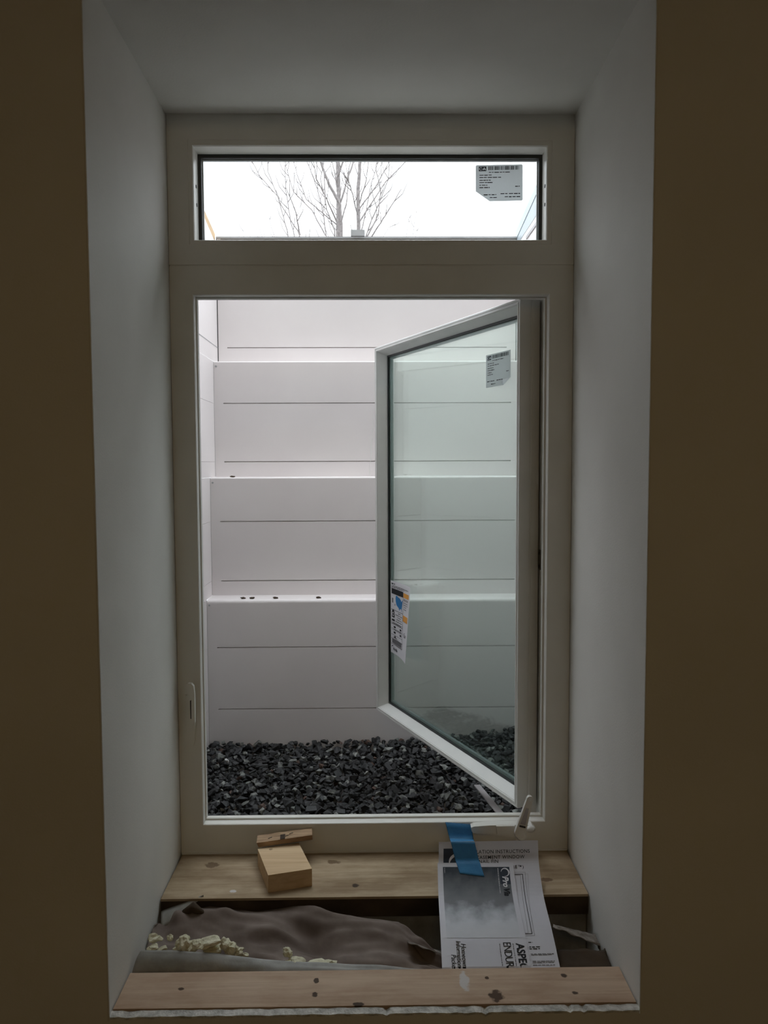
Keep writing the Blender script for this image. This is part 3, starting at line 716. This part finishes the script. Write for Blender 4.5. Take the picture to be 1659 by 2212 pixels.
class Sheet:
    def __init__(s, tl, n1, n2, w, h, name, label, lift, mat, cat='paper', corner=0):
        s.x0, s.s0 = tl; s.n1, s.n2 = n1, n2; s.w, s.h, s.lift = w, h, lift
        s.e = empty(name, s.at(w/2, 0), label, cat)
        bm = bmesh.new(); nx, ny = 14, 220; g = []
        uvl = bm.loops.layers.uv.new('UV')
        for lay in (0, -.0012):
            g.append([[bm.verts.new(s.at(w*i/nx, h*j/ny if not (corner and j == 0 and i in (0,)) else corner, lay)) for i in range(nx+1)] for j in range(ny+1)])
        def fc(vs, uvs):
            f = bm.faces.new(vs)
            for l, uv in zip(f.loops, uvs): l[uvl].uv = uv
        for j in range(ny):
            for i in range(nx):
                uv = [(i/nx, j/ny), ((i+1)/nx, j/ny), ((i+1)/nx, (j+1)/ny), (i/nx, (j+1)/ny)]
                fc([g[0][j][i], g[0][j][i+1], g[0][j+1][i+1], g[0][j+1][i]], uv); fc([g[1][j][i], g[1][j+1][i], g[1][j+1][i+1], g[1][j][i+1]], uv)
        for j in range(ny):
            for i in (0, nx): fc([g[0][j][i], g[0][j+1][i], g[1][j+1][i], g[1][j][i]], [(0, 0)]*4)
        for i in range(nx):
            for j in (0, ny): fc([g[0][j][i], g[0][j][i+1], g[1][j][i+1], g[1][j][i]], [(0, 0)]*4)
        obj('sheet', bm, mat, s.e, smooth=False)
    def at(s, a, b, h=0):
        a2, b2 = a, min(b, 9)
        x = s.x0 + a2 - b2*s.n1; q = s.s0 + a2*s.n2 + b2
        return surf(x, min(q, SMAX), s.lift+h)
    def pix(s, u, v):                      # pixel -> sheet coords
        x, q = unproj(u, v); dx, dq = x-s.x0, q-s.s0
        a = (dx+s.n1*dq)/(1+s.n1*s.n2); return a, dq-s.n2*a
def text_mesh(txt, size, bold=0, shear=0, spacing=1, align='LEFT', sx=1):
    cu = bpy.data.curves.new('t', 'FONT'); cu.body = txt; cu.size = size; cu.offset = bold; cu.shear = shear; cu.space_character = spacing; cu.resolution_u = 3
    o = bpy.data.objects.new('t', cu); COL.objects.link(o)
    dg = bpy.context.evaluated_depsgraph_get(); me = bpy.data.meshes.new_from_object(o.evaluated_get(dg))
    bpy.data.objects.remove(o)
    for v in me.vertices: v.co.x *= sx
    return me
def put_text(fn, parent, txt, a, b, size, mat, rot=0, h=.0006, name='lettering', **k):
    """fn(a,b,h): surface coords (b downwards). text origin at (a,b), rot clockwise in surface space"""
    me = text_mesh(txt, size, **k); c, s = math.cos(rot), math.sin(rot)
    bm = bmesh.new(); bm.from_mesh(me)
    bmesh.ops.triangulate(bm, faces=bm.faces); 
    for v in bm.verts:
        x, y = v.co.x, -v.co.y
        v.co = fn(a + x*c - y*s, b + x*s + y*c, h)
    o_ = bmesh_to(name, bm, mat, parent); return o_
def bmesh_to(name, bm, mat, parent):
    me = bpy.data.meshes.new(name); bm.to_mesh(me); bm.free(); return link(name, me, mat, parent)
def put_rects(fn, parent, rects, mat, name='print', h=.0005, n=1):
    bm = bmesh.new()
    for (a0, b0, a1, b1) in rects:
        nn = max(1, int(max(abs(b1-b0), 0)/.003)); 
        for k in range(nn):
            c0, c1 = b0+(b1-b0)*k/nn, b0+(b1-b0)*(k+1)/nn
            bm.faces.new([bm.verts.new(fn(a0, c0, h)), bm.verts.new(fn(a1, c0, h)), bm.verts.new(fn(a1, c1, h)), bm.verts.new(fn(a0, c1, h))])
    return bmesh_to(name, bm, mat, parent)
def put_poly(fn, parent, pts, mat, name='print', h=.0002):
    bm = bmesh.new(); bm.faces.new([bm.verts.new(fn(a, b, h)) for (a, b) in pts]); bmesh.ops.triangulate(bm, faces=bm.faces)
    return bmesh_to(name, bm, mat, parent)
def arcstroke(fn, parent, cx, cy, r, a0, a1, w0, w1, mat, name='logo', h=.0004, ry=None):
    ry = ry or r; bm = bmesh.new(); prev = None; n = 20
    for i in range(n+1):
        t = i/n; a = a0+(a1-a0)*t; w = w0+(w1-w0)*math.sin(math.pi*t)
        p = (bm.verts.new(fn(cx+(r-w/2)*math.cos(a), cy+(ry-w/2)*math.sin(a), h)), bm.verts.new(fn(cx+(r+w/2)*math.cos(a), cy+(ry+w/2)*math.sin(a), h)))
        if prev: bm.faces.new((prev[0], prev[1], p[1], p[0]))
        prev = p
    return bmesh_to(name, bm, mat, parent)
def microlines(fn, parent, rows, mat, hh=.0009, rng=random.Random(3), h=.0006, name='fine_print'):
    rects = []
    for (a, b, ln) in rows:
        x = a
        while x < a+ln:
            w = rng.uniform(.0015, .005)*hh/.0009; rects.append((x, b, min(x+w, a+ln), b+hh*rng.uniform(.8, 1.1))); x += w+rng.uniform(.0005, .001)*hh/.0009
    put_rects(fn, parent, rects, mat, name, h)

# instruction booklet
tl = unproj(948, 1819)
BK = Sheet(tl, .055, -.006, .2195, SMAX-tl[1]-.002, 'instruction_booklet', 'white installation instructions booklet taped to the window frame, behind the smaller packet', .0012, M['paper'], 'booklet')
bf = lambda a, b, h=0: BK.at(a, b, h); bp_ = BK.pix
def prt(sheet_pix, pts): return [sheet_pix(u, v) for (u, v) in pts]
a, b = bp_(958, 1833); a2, b2 = bp_(1020, 1868)
put_rects(bf, BK.e, [(a, b, a2, b2)], M['navy'], 'printed_block', n=1)
arcstroke(bf, BK.e, a+.030, b+.030, .017, math.pi*.95, math.pi*1.75, .0008, .006, M['inkwhite'], 'logo', h=.0011)
for txt, (u, v), u2 in (('INSTALLATION INSTRUCTIONS', (1144, 1842), 0), ('VINYL CASEMENT WINDOW', (1133, 1854), 0), ('WITH NAIL FIN', (1076, 1865), 0), ('(ASPECT\u2122 AND ENDURE\u2122)', (1131, 1876), 0)):
    me = text_mesh(txt, .0100, bold=.00008, spacing=1.10); w = max(q.co.x for q in me.vertices)
    A_, B_ = bp_(u, v); put_text(bf, BK.e, txt, A_-w, B_, .0100, M['ink'], bold=.00008, spacing=1.10, h=.0010)
# line drawing of the window profile
for (o1, o2, wd) in (((1134, 1884.5), (1155, 2023), .0006), ((1128.5, 1889), (1149, 2019), .0013), ((1124, 1892), (1141, 2018), .0006), ((1140, 1889), (1151, 2018), .0003)):
    (ax1, bx1), (ax2, bx2) = bp_(*o1), bp_(*o2)
    bm = bmesh.new(); k_ = 24; prev = None
    for i in range(k_+1):
        aa, bb = ax1+(ax2-ax1)*i/k_, bx1+(bx2-bx1)*i/k_
        p = (bm.verts.new(bf(aa-wd/2, bb, .0005)), bm.verts.new(bf(aa+wd/2, bb, .0005)))
        if prev: bm.faces.new((prev[0], prev[1], p[1], p[0]))
        prev = p
    bmesh_to('drawing_line', bm, M['ink'] if wd > .001 else M['inkgrey'], BK.e)
    put_rects(bf, BK.e, [(ax1-.03, bx1, ax1, bx1+wd), (ax2-.02, bx2-wd, ax2, bx2)], M['ink'] if wd > .001 else M['inkgrey'], 'drawing_line')
rows = []
for (u0, u1, v) in ((1141, 1150, 2036), (1143, 1166, 2046), (1143, 1166, 2050)):
    A_, B_ = bp_(u0, v); A2, _ = bp_(u1, v); rows.append((A_, B_, A2-A_))
microlines(bf, BK.e, rows, M['ink'], .0022)
rows = []
for (u0, u1, v) in ((1146, 1196, 2061), (1147, 1194, 2064.5), (1150, 1198, 2077), (1150, 1197, 2081), (1151, 1199, 2086)):
    A_, B_ = bp_(u0, v); A2, _ = bp_(u1, v); rows.append((A_, B_, A2-A_))
microlines(bf, BK.e, rows, M['inkgrey'], .0016)

# homeowner packet on top of it
tl = unproj(945, 1865)
M['photo'] = mottled('printed_cloud_photo', (.05, .06, .075), (.22, .22, .25), 14, .6, 0, 1, .3)
m = M['photo']; nt = m.node_tree; b_ = nt.nodes['Principled BSDF']; src = b_.inputs['Base Color'].links[0].from_socket
uvn = N(m, 'ShaderNodeUVMap'); uvn.uv_map = 'UV'; sx_ = N(m, 'ShaderNodeSeparateXYZ'); L(m, uvn.outputs[0], sx_.inputs[0])
nz = N(m, 'ShaderNodeTexNoise'); nz.inputs['Scale'].default_value = 5; nz.inputs['Detail'].default_value = 6; L(m, uvn.outputs[0], nz.inputs['Vector'])
vv = math_n(m, 'ADD', sx_.outputs[1], math_n(m, 'MULTIPLY', math_n(m, 'SUBTRACT', nz.outputs['Fac'], .5), .55))
cr = N(m, 'ShaderNodeValToRGB'); e = cr.color_ramp.elements; e[0].position = .0; e[0].color = (.035, .045, .06, 1); e[1].position = 1; e[1].color = (.60, .61, .66, 1)
for pp, cc in ((.22, (.12, .13, .145, 1)), (.45, (.17, .175, .19, 1)), (.62, (.38, .40, .44, 1)), (.8, (.55, .57, .62, 1))):
    q = cr.color_ramp.elements.new(pp); q.color = cc
L(m, vv, cr.inputs[0]); L(m, cr.outputs[0], b_.inputs['Base Color'])
PK = Sheet(tl, .048, .012, .1655, SMAX-tl[1]-.006, 'homeowner_packet', 'smaller homeowner information packet with grey cloudy photo, lying on the booklet under blue tape', .0045, M['paper'], 'packet')
pf = lambda a, b, h=0: PK.at(a, b, h); pp_ = PK.pix
a0_, b0_ = pp_(956.5, 1875); a1_, b1_ = pp_(1099.5, 1877)
bot = pp_(970, 2030)[1]; nyy = 30; bm = bmesh.new(); uvl = bm.loops.layers.uv.new('UV')
rowsv = [[bm.verts.new(pf(a0_+(a1_-a0_)*i/4, b0_+(bot-b0_)*j/nyy, .0005)) for i in range(5)] for j in range(nyy+1)]
for j in range(nyy):
    for i in range(4):
        f = bm.faces.new((rowsv[j][i], rowsv[j][i+1], rowsv[j+1][i+1], rowsv[j+1][i]))
        for l, (x_, y_) in zip(f.loops, ((i, j), (i+1, j), (i+1, j+1), (i, j+1))): l[uvl].uv = (x_/4, y_/nyy)
bmesh_to('printed_photo', bm, M['photo'], PK.e)
# dark brand strip with vertical logo
lx0, ly0 = pp_(1082, 1877); lx1, ly1 = pp_(1111, 1940)
put_rects(pf, PK.e, [(a1_-.022, b0_, a1_, b0_+.040)], M['navy'], 'brand_strip', h=.0008)
R90 = math.pi/2
q = pp_(1089, 1894)
put_text(pf, PK.e, 'Pro', a1_-.0165, b0_+.021, .0175, M['inkwhite'], rot=R90, h=.0011, bold=.0006, shear=.25)
me = text_mesh('Pro', .0175, bold=.0006, shear=.25); w3 = max(v.co.x for v in me.vertices)
put_text(pf, PK.e, 'Via', a1_-.0165, b0_+.021+w3+.0008, .0175, M['ink'], rot=R90, h=.0011, bold=.0006, shear=.25)
arcstroke(pf, PK.e, a1_-.0105, b0_+.0125, .0085, math.pi*.55, -math.pi*.95, .0006, .0030, M['inkwhite'], 'logo', h=.0011, ry=.009)
microlines(lambda a, b, h: pf(a1_-.0245-(b), b0_+.003+a, h), PK.e, [(0, 0, .060)], M['inkwhite'], .0011, h=.0011)
microlines(lambda a, b, h: pf(a0_+.004-b, b0_+.002+a, h), PK.e, [(0, 0, .012)], M['inkwhite'], .0009, h=.0011)
def vtext(txt, u, v, size, mat=M['ink'], **k):    # reads downwards
    A_, B_ = pp_(u, v); put_text(pf, PK.e, txt, A_, B_, size, mat, rot=R90, **k)
vtext('ASPECT', 1114.5, 2042, .0212, bold=.0006, spacing=1.0)
vtext('ENDURE', 1086, 2039, .0215, spacing=.86, sx=.9)
vtext('Homeowner', 995.5, 2042.5, .0130, bold=.0001, shear=.2)
vtext('Information', 984.5, 2036, .0130, bold=.0001, shear=.2)
vtext('Packet', 974.5, 2066, .0130, bold=.0001, shear=.2)
for (u, v) in ((1108.5, 2042), (1079.5, 2044)):
    A_, B_ = pp_(u, v); microlines(lambda a, b, h: pf(A_-b, B_+a, h), PK.e, [(0, 0, .055)], M['inkgrey'], .0014)
# blue tape: from the frame face over both papers
bm = bmesh.new()
tl_, tr_ = P(962, 1776.5, Y2-.0008), P(1018, 1781.5, Y2-.0008)
m0_, m1_ = unproj(973.5, 1818), unproj(1025, 1819); e0_, e1_ = unproj(992.5, 1889), unproj(1046, 1897)
rows_ = []
K1 = P(971, 1811, Y2-.016), P(1023, 1813, Y2-.016)
for j in range(4): rows_.append([tl_.lerp(K1[0], j/3).lerp(tr_.lerp(K1[1], j/3), i/30) for i in range(31)])
s0_, s1_ = surf(m0_[0], m0_[1], .0026), surf(m1_[0], m1_[1], .0026)
for j in range(1, 4):
    a_ = K1[0].lerp(s0_, j/3); c_ = K1[1].lerp(s1_, j/3); rows_.append([a_.lerp(c_, i/30) for i in range(31)])
for j in range(1, 17):
    t = j/16; rr = []
    for i in range(31):
        u_ = i/30; x_ = (m0_[0]*(1-u_)+m1_[0]*u_)*(1-t)+(e0_[0]*(1-u_)+e1_[0]*u_)*t; q_ = (m0_[1]*(1-u_)+m1_[1]*u_)*(1-t)+(e0_[1]*(1-u_)+e1_[1]*u_)*t
        if j == 16 and i % 2: q_ += .0018
        lift = .0026 + (.0032)*max(0, min(1, (q_-unproj(1000, 1860)[1])/.006))
        rr.append(surf(x_, q_, lift))
    rows_.append(rr)
for i in range(1, 30, 2): rows_[0][i] = rows_[0][i]+Vector((0, 0, .0016))
vv_ = [[bm.verts.new(p) for p in r_] for r_ in rows_]
for j in range(len(vv_)-1):
    for i in range(30): bm.faces.new((vv_[j][i], vv_[j][i+1], vv_[j+1][i+1], vv_[j+1][i]))
M['tape'] = mottled('blue_painters_tape', (.025, .165, .36), (.035, .21, .43), 40, .5, .3, 300, .4)
o = obj('painters_tape', bm, M['tape'], smooth=True)
md = o.modifiers.new('thickness', 'SOLIDIFY'); md.thickness = .0003; md.offset = 1
tag(o, 'strip of blue painters tape holding the papers to the window frame', 'tape')

# ------------------------------------------------------------------ stickers on the glass
def printed_label(fn, root, w, h, cut=None, curl=False):
    bars = []; x = w*.27; rg = random.Random(9)
    while x < w*.92:
        bw = rg.choice([.0006, .0009, .0014, .0019]); bars.append((x, h*.04, x+bw, h*.145)); x += bw+rg.choice([.0006, .0008, .0013])
    put_rects(fn, root, bars, M['ink'], 'barcode')
    G_ = ['............', '............', '..###....#..', '.#...#..###.', '.#......#.#.', '.#.....##.##', '.#...#.#####', '..###..#...#', '............', '............']
    cells = []                                      # reversed-out letters: the ink leaves the paper bare where CA stands
    for r_, row in enumerate(G_):
        for c_, ch in enumerate(row+'.'):
            if ch == '.': cells.append((w*(.065+.16*c_/13), h*(.045+.125*r_/10), w*(.065+.16*(c_+1)/13), h*(.045+.125*(r_+1)/10)))
    put_rects(fn, root, cells, M['navy'], 'logo_block')
    R_ = [(w*.28, h*.195, w*.46), (w*.08, h*.27, w*.26), (w*.08, h*.335, w*.46), (w*.08, h*.41, w*.24), (w*.08, h*.475, w*.28), (w*.08, h*.545, w*.17), (w*.08, h*.61, w*.22), (w*.84, h*.59, w*.10)]
    microlines(fn, root, R_, M['inkgrey'], .0020, random.Random(4)); microlines(fn, root, [(w*.25, h*.475, w*.10), (w*.86, h*.592, w*.06)], M['ink'], .0020, random.Random(5))
    microlines(fn, root, ([(w*.17, h*.81, w*.27), (w*.53, h*.79, w*.15), (w*.71, h*.79, w*.25), (w*.3, h*.89, w*.15), (w*.62, h*.875, w*.33)] if not curl else [(w*.06, h*.81, w*.30), (w*.45, h*.81, w*.25), (w*.22, h*.90, w*.18)]), M['ink'], .0020, random.Random(6))
# transom sticker (chamfered lower left corner)
yy = g0+.0065
a_, b_, c_ = P(1027.5, 357, yy), P(1129, 354.5, yy), P(1129, 433, yy)
wl, hl = (b_-a_).length, (c_-b_).length
lab = empty('window_sticker', a_, 'white sticker with barcode and clipped corner on the transom glass', 'sticker')
def tf(x, y, h=0): return Vector((a_.x+x, yy-.0004-h, a_.z-y+x*.02))
bm = bmesh.new()
pts = [(.002, 0), (wl-.002, 0), (wl, .002), (wl+.0005, hl-.002), (wl-.002, hl), (wl*.30, hl), (0, hl*.72), (0, .002)]
prism(bm, [tf(x, y, 0) for x, y in pts], Vector((0, .0004, 0))); obj('backing', bm, M['label'], lab)
printed_label(tf, lab, wl, hl)
# sash sticker (near the hinge side, peeling corner)
def glasspt(u, v, t=.0366):                # pixel -> (a,z) on the inner pane
    o_ = H+od*t; d = ray(u, v); k = (o_.dot(od))/(d.dot(od)); p = d*k; return (p-o_).dot(ud), p.z+EYE
aL, zL = glasspt(1050, 768); aR, zR = glasspt(1103, 760); aB, zB = glasspt(1050.5, 838)
wl, hl = abs(aL-aR), zL-zB
lab = empty('window_sticker', SP(aL, .036, zL), 'white barcode sticker with peeling corner on the glass of the open sash', 'sticker')
skew = (zR-zL)/wl*0
def sf(x, y, h=0): return SP(aL-x, .0366-h, zL-y)
bm = bmesh.new()
prism(bm, [sf(x, y) for x, y in [(0, 0), (wl, 0), (wl, hl*.80), (wl*.72, hl), (0, hl)]], od*.0003); obj('backing', bm, M['label'], lab)
bm = bmesh.new(); bm.faces.new([bm.verts.new(p) for p in (sf(wl*.72, hl), sf(wl, hl*.80), sf(wl*.80, hl*.86, .008))]); 
bm.faces.new([bm.verts.new(p) for p in (sf(wl*.72, hl), sf(wl*.80, hl*.86, .008), sf(wl*.66, hl*.93, .004))]); obj('peeled_corner', bm, M['label'], lab)
printed_label(sf, lab, wl, hl, curl=True)
# energy label near the free edge
aL, zL = glasspt(844, 1253); aR, zR = glasspt(893, 1262); _, zB = glasspt(846.5, 1409); 
wl, hl = aL-aR, zL-zB
en = empty('energy_label', SP(aL, .036, zL), 'energy rating paper label with blue map and orange boxes on the open sash glass', 'label')
def ef(x, y, h=0):
    c = (x/wl)**2
    return SP(aL-x, .0364-h - c*.030*(.35+.65*y/hl), zL-y-.010*c*0)
bm = bmesh.new(); g = [[bm.verts.new(ef(wl*i/12, hl*j/10)) for i in range(13)] for j in range(11)]
for j in range(10):
    for i in range(12): bm.faces.new((g[j][i], g[j][i+1], g[j+1][i+1], g[j+1][i]))
o = obj('sheet', bm, M['inkwhite'], en); md = o.modifiers.new('thickness', 'SOLIDIFY'); md.thickness = .0002; md.offset = 0
W_, H_ = wl, hl
def er(rects, mat, name='print', h=.0006): return put_rects(ef, en, [(x0*W_, y0*H_, x1*W_, y1*H_) for x0, y0, x1, y1 in rects], mat, name, h)
er([(.05, .105, .64, .175)], M['ink'], 'heading_band')
microlines(ef, en, [(.14*W_, .137*H_, .40*W_)], M['inkwhite'], .0035, h=.0009)
er([(.65, .11, .95, .17)], M['orangeink'], 'orange_box'); er([(.66, .405, .95, .485)], M['orangeink'], 'orange_box')
us = [(.26, .19), (.30, .185), (.38, .20), (.46, .205), (.52, .225), (.555, .245), (.60, .215), (.62, .215), (.60, .26), (.585, .30), (.57, .335), (.585, .375), (.57, .375), (.545, .345), (.49, .345), (.455, .355), (.45, .375), (.43, .372), (.41, .345), (.35, .33), (.29, .315), (.25, .27), (.24, .225)]
put_poly(ef, en, [(x*W_, y*H_) for x, y in us], M['blueink'], 'map_shape', h=.0006)
put_poly(ef, en, [(x*W_, y*H_) for x, y in [(.20, .31), (.225, .305), (.225, .33), (.205, .335)]], M['ink'], 'print', h=.0006)
er([(.07, .235, .13, .30)], M['inkgrey'])
er([(.03, .39, .65, .396), (.64, .17, .65, .80), (.03, .565, .65, .569), (.03, .585, .65, .591), (.03, .65, .65, .654), (.03, .668, .65, .671), (.03, .735, .65, .739), (.03, .79, .65, .796), (.03, .865, .66, .871), (.65, .79, .66, .871), (.03, .10, .64, .104)], M['ink'])
put_poly(ef, en, [(x*W_, y*H_) for x, y in [(.06, .50), (.06, .435), (.09, .40), (.13, .385), (.17, .41), (.195, .45), (.195, .50)]], M['ink'], 'house_icon', h=.0006)
arcstroke(ef, en, .125*W_, .455*H_, .035*W_, 0, 6.28, .003, .003, M['inkwhite'], 'icon_ring', h=.001)
er([(.06, .525, .2, .55)], M['ink']); er([(.07, .80, .6, .855)], M['inkgrey'], 'fine_print', h=.0004)
microlines(ef, en, [(.05*W_, .03*H_, .17*W_)], M['ink'], .0045, h=.0006)
microlines(ef, en, [(.05*W_, .06*H_, .85*W_), (.05*W_, .078*H_, .65*W_), (.38*W_, .415*H_, .14*W_), (.24*W_, .445*H_, .38*W_), (.34*W_, .475*H_, .2*W_), (.30*W_, .505*H_, .3*W_), (.25*W_, .535*H_, .35*W_), (.1*W_, .574*H_, .45*W_), (.15*W_, .657*H_, .42*W_), (.12*W_, .77*H_, .2*W_)], M['inkgrey'], .0028, h=.0006)
microlines(ef, en, [(.15*W_, .615*H_, .1*W_), (.48*W_, .615*H_, .1*W_), (.15*W_, .69*H_, .1*W_), (.48*W_, .69*H_, .1*W_), (.18*W_, .75*H_, .07*W_)], M['ink'], .0065, h=.0006)
microlines(ef, en, [(.67*W_, .19*H_, .25*W_), (.67*W_, .205*H_, .25*W_), (.67*W_, .235*H_, .24*W_), (.67*W_, .262*H_, .24*W_), (.72*W_, .29*H_, .1*W_), (.69*W_, .32*H_, .15*W_), (.75*W_, .63*H_, .06*W_), (.7*W_, .65*H_, .2*W_), (.72*W_, .667*H_, .18*W_), (.75*W_, .68*H_, .1*W_)], M['inkgrey'], .0025, h=.0006)
put_text(ef, en, 'ProVia', .12*W_, .955*H_, .055*H_, M['ink'], h=.0006, bold=.0006, shear=.2)
arcstroke(ef, en, .10*W_, .925*H_, .05*W_, math.pi*.9, math.pi*1.8, .0006, .003, M['ink'], 'logo', h=.0006, ry=.03*H_)

# ------------------------------------------------------------------ inside the open cavity
ZC = EYE-1.25
bm = bmesh.new(); box(bm, NL, NR, 1.575, 1.664, ZC, ZS-.0455)
for v in bm.verts:
    if v.co.z > ZS-.1 and v.co.y < 1.6: v.co.y += .006
tag(obj('concrete_ledge', bm, M['concrete'], bevel=.006), 'rough grey concrete ledge under the sill plate at the back of the cavity', 'concrete')
# crumpled brown kraft paper
def sheet_grid(name, fn, nx, ny, mat, label, cat, sub=1):
    bm = bmesh.new(); g = [[bm.verts.new(fn(i/nx, j/ny)) for i in range(nx+1)] for j in range(ny+1)]
    for j in range(ny):
        for i in range(nx): bm.faces.new((g[j][i], g[j][i+1], g[j+1][i+1], g[j+1][i]))
    o = obj(name, bm, mat, smooth=True); md = o.modifiers.new('thickness', 'SOLIDIFY'); md.thickness = .0012
    return tag(o, label, cat)
def krf(s, t):                             # s left to right, t back to front
    back = [(330, 1966, 1.585), (400, 1958, 1.58), (520, 1960, 1.575), (680, 1966, 1.56), (860, 1990, 1.53), (950, 2065, 1.44)]
    front = [(288, 2095, 1.400), (420, 2115, 1.395), (560, 2120, 1.39), (700, 2120, 1.385), (880, 2120, 1.38), (980, 2118, 1.38)]
    k = s*5; i = min(4, int(k)); f = k-i
    A_ = P(*back[i]).lerp(P(*back[i+1]), f); B_ = P(*front[i]).lerp(P(*front[i+1]), f)
    p = A_.lerp(B_, t)
    p.z += .012*math.sin(math.pi*t)*(1-.6*s)*(1-t) + .020*noise.noise(Vector((s*6, t*3, 2))) + .008*noise.noise(Vector((s*16, t*9, 5)))
    p.z -= .012*math.exp(-((s-.52-.15*t)/.05)**2)*math.sin(math.pi*t)
    p.x = max(p.x, NL+.002)
    return p
sheet_grid('kraft_paper', krf, 70, 40, M['kraft'], 'crumpled brown kraft paper sagging into the cavity between the boards', 'paper')
def wrf(s, t):                             # grey membrane flap at the front left
    A_ = P(305+s*620, 2053+s*42 - 6*math.sin(s*9)*(1-s), 1.385-.01*s); B_ = P(285+s*640, 2103, 1.358)
    p = A_.lerp(B_, t); p.z += .004*noise.noise(Vector((s*9, t*2, 8))) + .006*(1-s)*math.sin(math.pi*t); p.x = max(p.x, NL+.003); return p
sheet_grid('membrane_flap', wrf, 60, 8, M['wrap'], 'grey membrane flap folded over behind the front pine board', 'membrane')
def fl2(s, t):                             # torn flap at the upper left corner
    p = P(348+s*92, 1945+22*(1-s)+(38*(1-s)+4)*t, 1.575-.05*t*(1-s)); p.z += .012*math.sin(math.pi*t)*(1-s)+.012*s; p.x = max(p.x, FL+.006+.0); return p
sheet_grid('torn_flap', fl2, 16, 8, M['wrap'], 'torn paper flap curling up at the left end of the cavity below the stained board', 'paper')
bm = bmesh.new(); c = P(423, 1962, 1.55); tube(bm, [c+Vector((-.025, 0, -.01)), c+Vector((-.005, 0, .004)), c+Vector((.022, -.01, -.008))], [.006, .010, .004], 9)
for v in bm.verts: v.co += Vector((0, 0, .004*noise.noise(v.co*60)))
tag(obj('dark_scrap', bm, M['dark'], smooth=True), 'small dark brown curled scrap beside the torn flap', 'scrap')
def brf(s, t):                             # fibre batt strip at the right end
    p = P(1195+s*135, 1996+s*34 + (6+20*s)*t, 1.50-.035*t); p.z += .004*noise.noise(Vector((s*8, t*4, 1))); p.x = min(p.x, NR-.003); return p
sheet_grid('batt_scrap', brf, 24, 8, M['batt'], 'grey fibrous insulation strip at the right end of the cavity beside the booklet', 'insulation')
def brg(s, t):
    p = P(880+s*110, 2032+s*34+(3+5*s)*t, 1.47-.03*t); p.z += .003*noise.noise(Vector((s*8, t*4, 1))); return p
sheet_grid('batt_scrap', brg, 16, 4, M['batt'], 'thin grey strip sloping down at the left edge of the taped papers', 'insulation')
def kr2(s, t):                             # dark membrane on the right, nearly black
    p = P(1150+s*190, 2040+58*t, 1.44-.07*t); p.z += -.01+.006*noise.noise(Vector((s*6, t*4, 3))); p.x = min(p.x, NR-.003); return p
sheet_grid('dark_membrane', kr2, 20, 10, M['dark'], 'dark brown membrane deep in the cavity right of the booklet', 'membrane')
# expanded foam crumbs
rf = random.Random(21)
def foam(u, v, Y, rx, rz, label, first=[None]):
    bm = bmesh.new(); bmesh.ops.create_icosphere(bm, subdivisions=3, radius=1)
    sd_ = rf.uniform(0, 50)
    p = P(u, v, Y); rxm, rzm = rx*1.2/1660*Y, rz*1.25/1660*Y
    for q in bm.verts:
        q.co *= 1+.6*noise.noise(q.co*1.3+Vector((sd_, 0, 0)))+.16*noise.noise(q.co*4+Vector((sd_, 3, 0)))
        q.co = Vector((q.co.x*rxm, q.co.y*(rxm+rzm)*.5, q.co.z*rzm))
    bmesh.ops.rotate(bm, verts=bm.verts, matrix=Matrix.Rotation(rf.uniform(-.5, .5), 3, 'Y'))
    me = bpy.data.meshes.new('foam_chunk'); bm.to_mesh(me); bm.free()
    o = link('foam_chunk', me, M['foam'], smooth=False); o.location = p
    return tag(o, label, 'foam', 'spray foam crumbs on the kraft paper')
for (u, v, rx, rz, lb) in ((396, 2040, 12, 12, 'tall pale foam lump at the left of the foam pile'), (388, 2052, 13, 8, 'rounded foam lump low in the left foam pile'), (412, 2048, 13, 9, 'foam lump just right of the tall one'),
        (426, 2044, 11, 9, 'small foam lump in the middle of the foam pile'), (448, 2040, 22, 7, 'long foam bar lying across the middle of the foam pile'), (462, 2054, 18, 6, 'flat foam piece under the long foam bar'),
        (488, 2044, 10, 12, 'upright jagged foam lump at the right of the pile'), (500, 2051, 11, 10, 'broken foam lump beside the upright one'), (515, 2060, 10, 7, 'foam crumb towards the right end of the pile'),
        (530, 2066, 6, 4, 'tiny foam crumb ending the pile on the right'), (400, 2060, 14, 5, 'flat foam piece in front of the left foam lumps'), (330, 2050, 10, 4, 'flat foam crumb near the left return'), (350, 2054, 9, 4, 'little foam crumb second from the left return'),
        (334, 2030, 13, 7, 'white foam smear high up by the left return'), (367, 2028, 5, 5, 'speck of foam above the pile'), (622, 2060, 9, 7, 'lone pale lump on the kraft paper mid cavity')):
    foam(u, v-3, 1.400 if v > 2035 else 1.42, rx, rz, lb)
for (u, v, rx, rz, lb) in ((639, 2078, 17, 5, 'short foam strip behind the front board'), (693, 2086, 30, 7, 'longest foam strip lying behind the front board')): foam(u, v, 1.385, rx, rz, lb)
# leaf litter on the well ledges
for (u, v, k, lb) in ((502, 1029, 1, 'dark leaf scrap on the second well ledge near the left corner'), (525, 1290, 0, 'dark leaf scrap on the lowest well ledge near the left'), (545, 1291, 0, 'dark leaf scrap second on the lowest well ledge'), (595, 1291, 0, 'dark leaf scrap mid way along the lowest well ledge'), (688, 1292, 0, 'dark leaf scrap right of the middle of the lowest well ledge')):
    p = P(u, v, TY[k]+.02); bm = bmesh.new(); bmesh.ops.create_icosphere(bm, subdivisions=2, radius=.006)
    for q in bm.verts: q.co = Vector((q.co.x*1.6, q.co.y, q.co.z*.6))*(1+.5*noise.noise(q.co*300+Vector((u, 0, 0))))
    o = obj('leaf_scrap', bm, M['dark']); o.location = (p.x, p.y, TZ[k]+.0035); tag(o, lb, 'leaf', 'leaf litter on the well ledges')
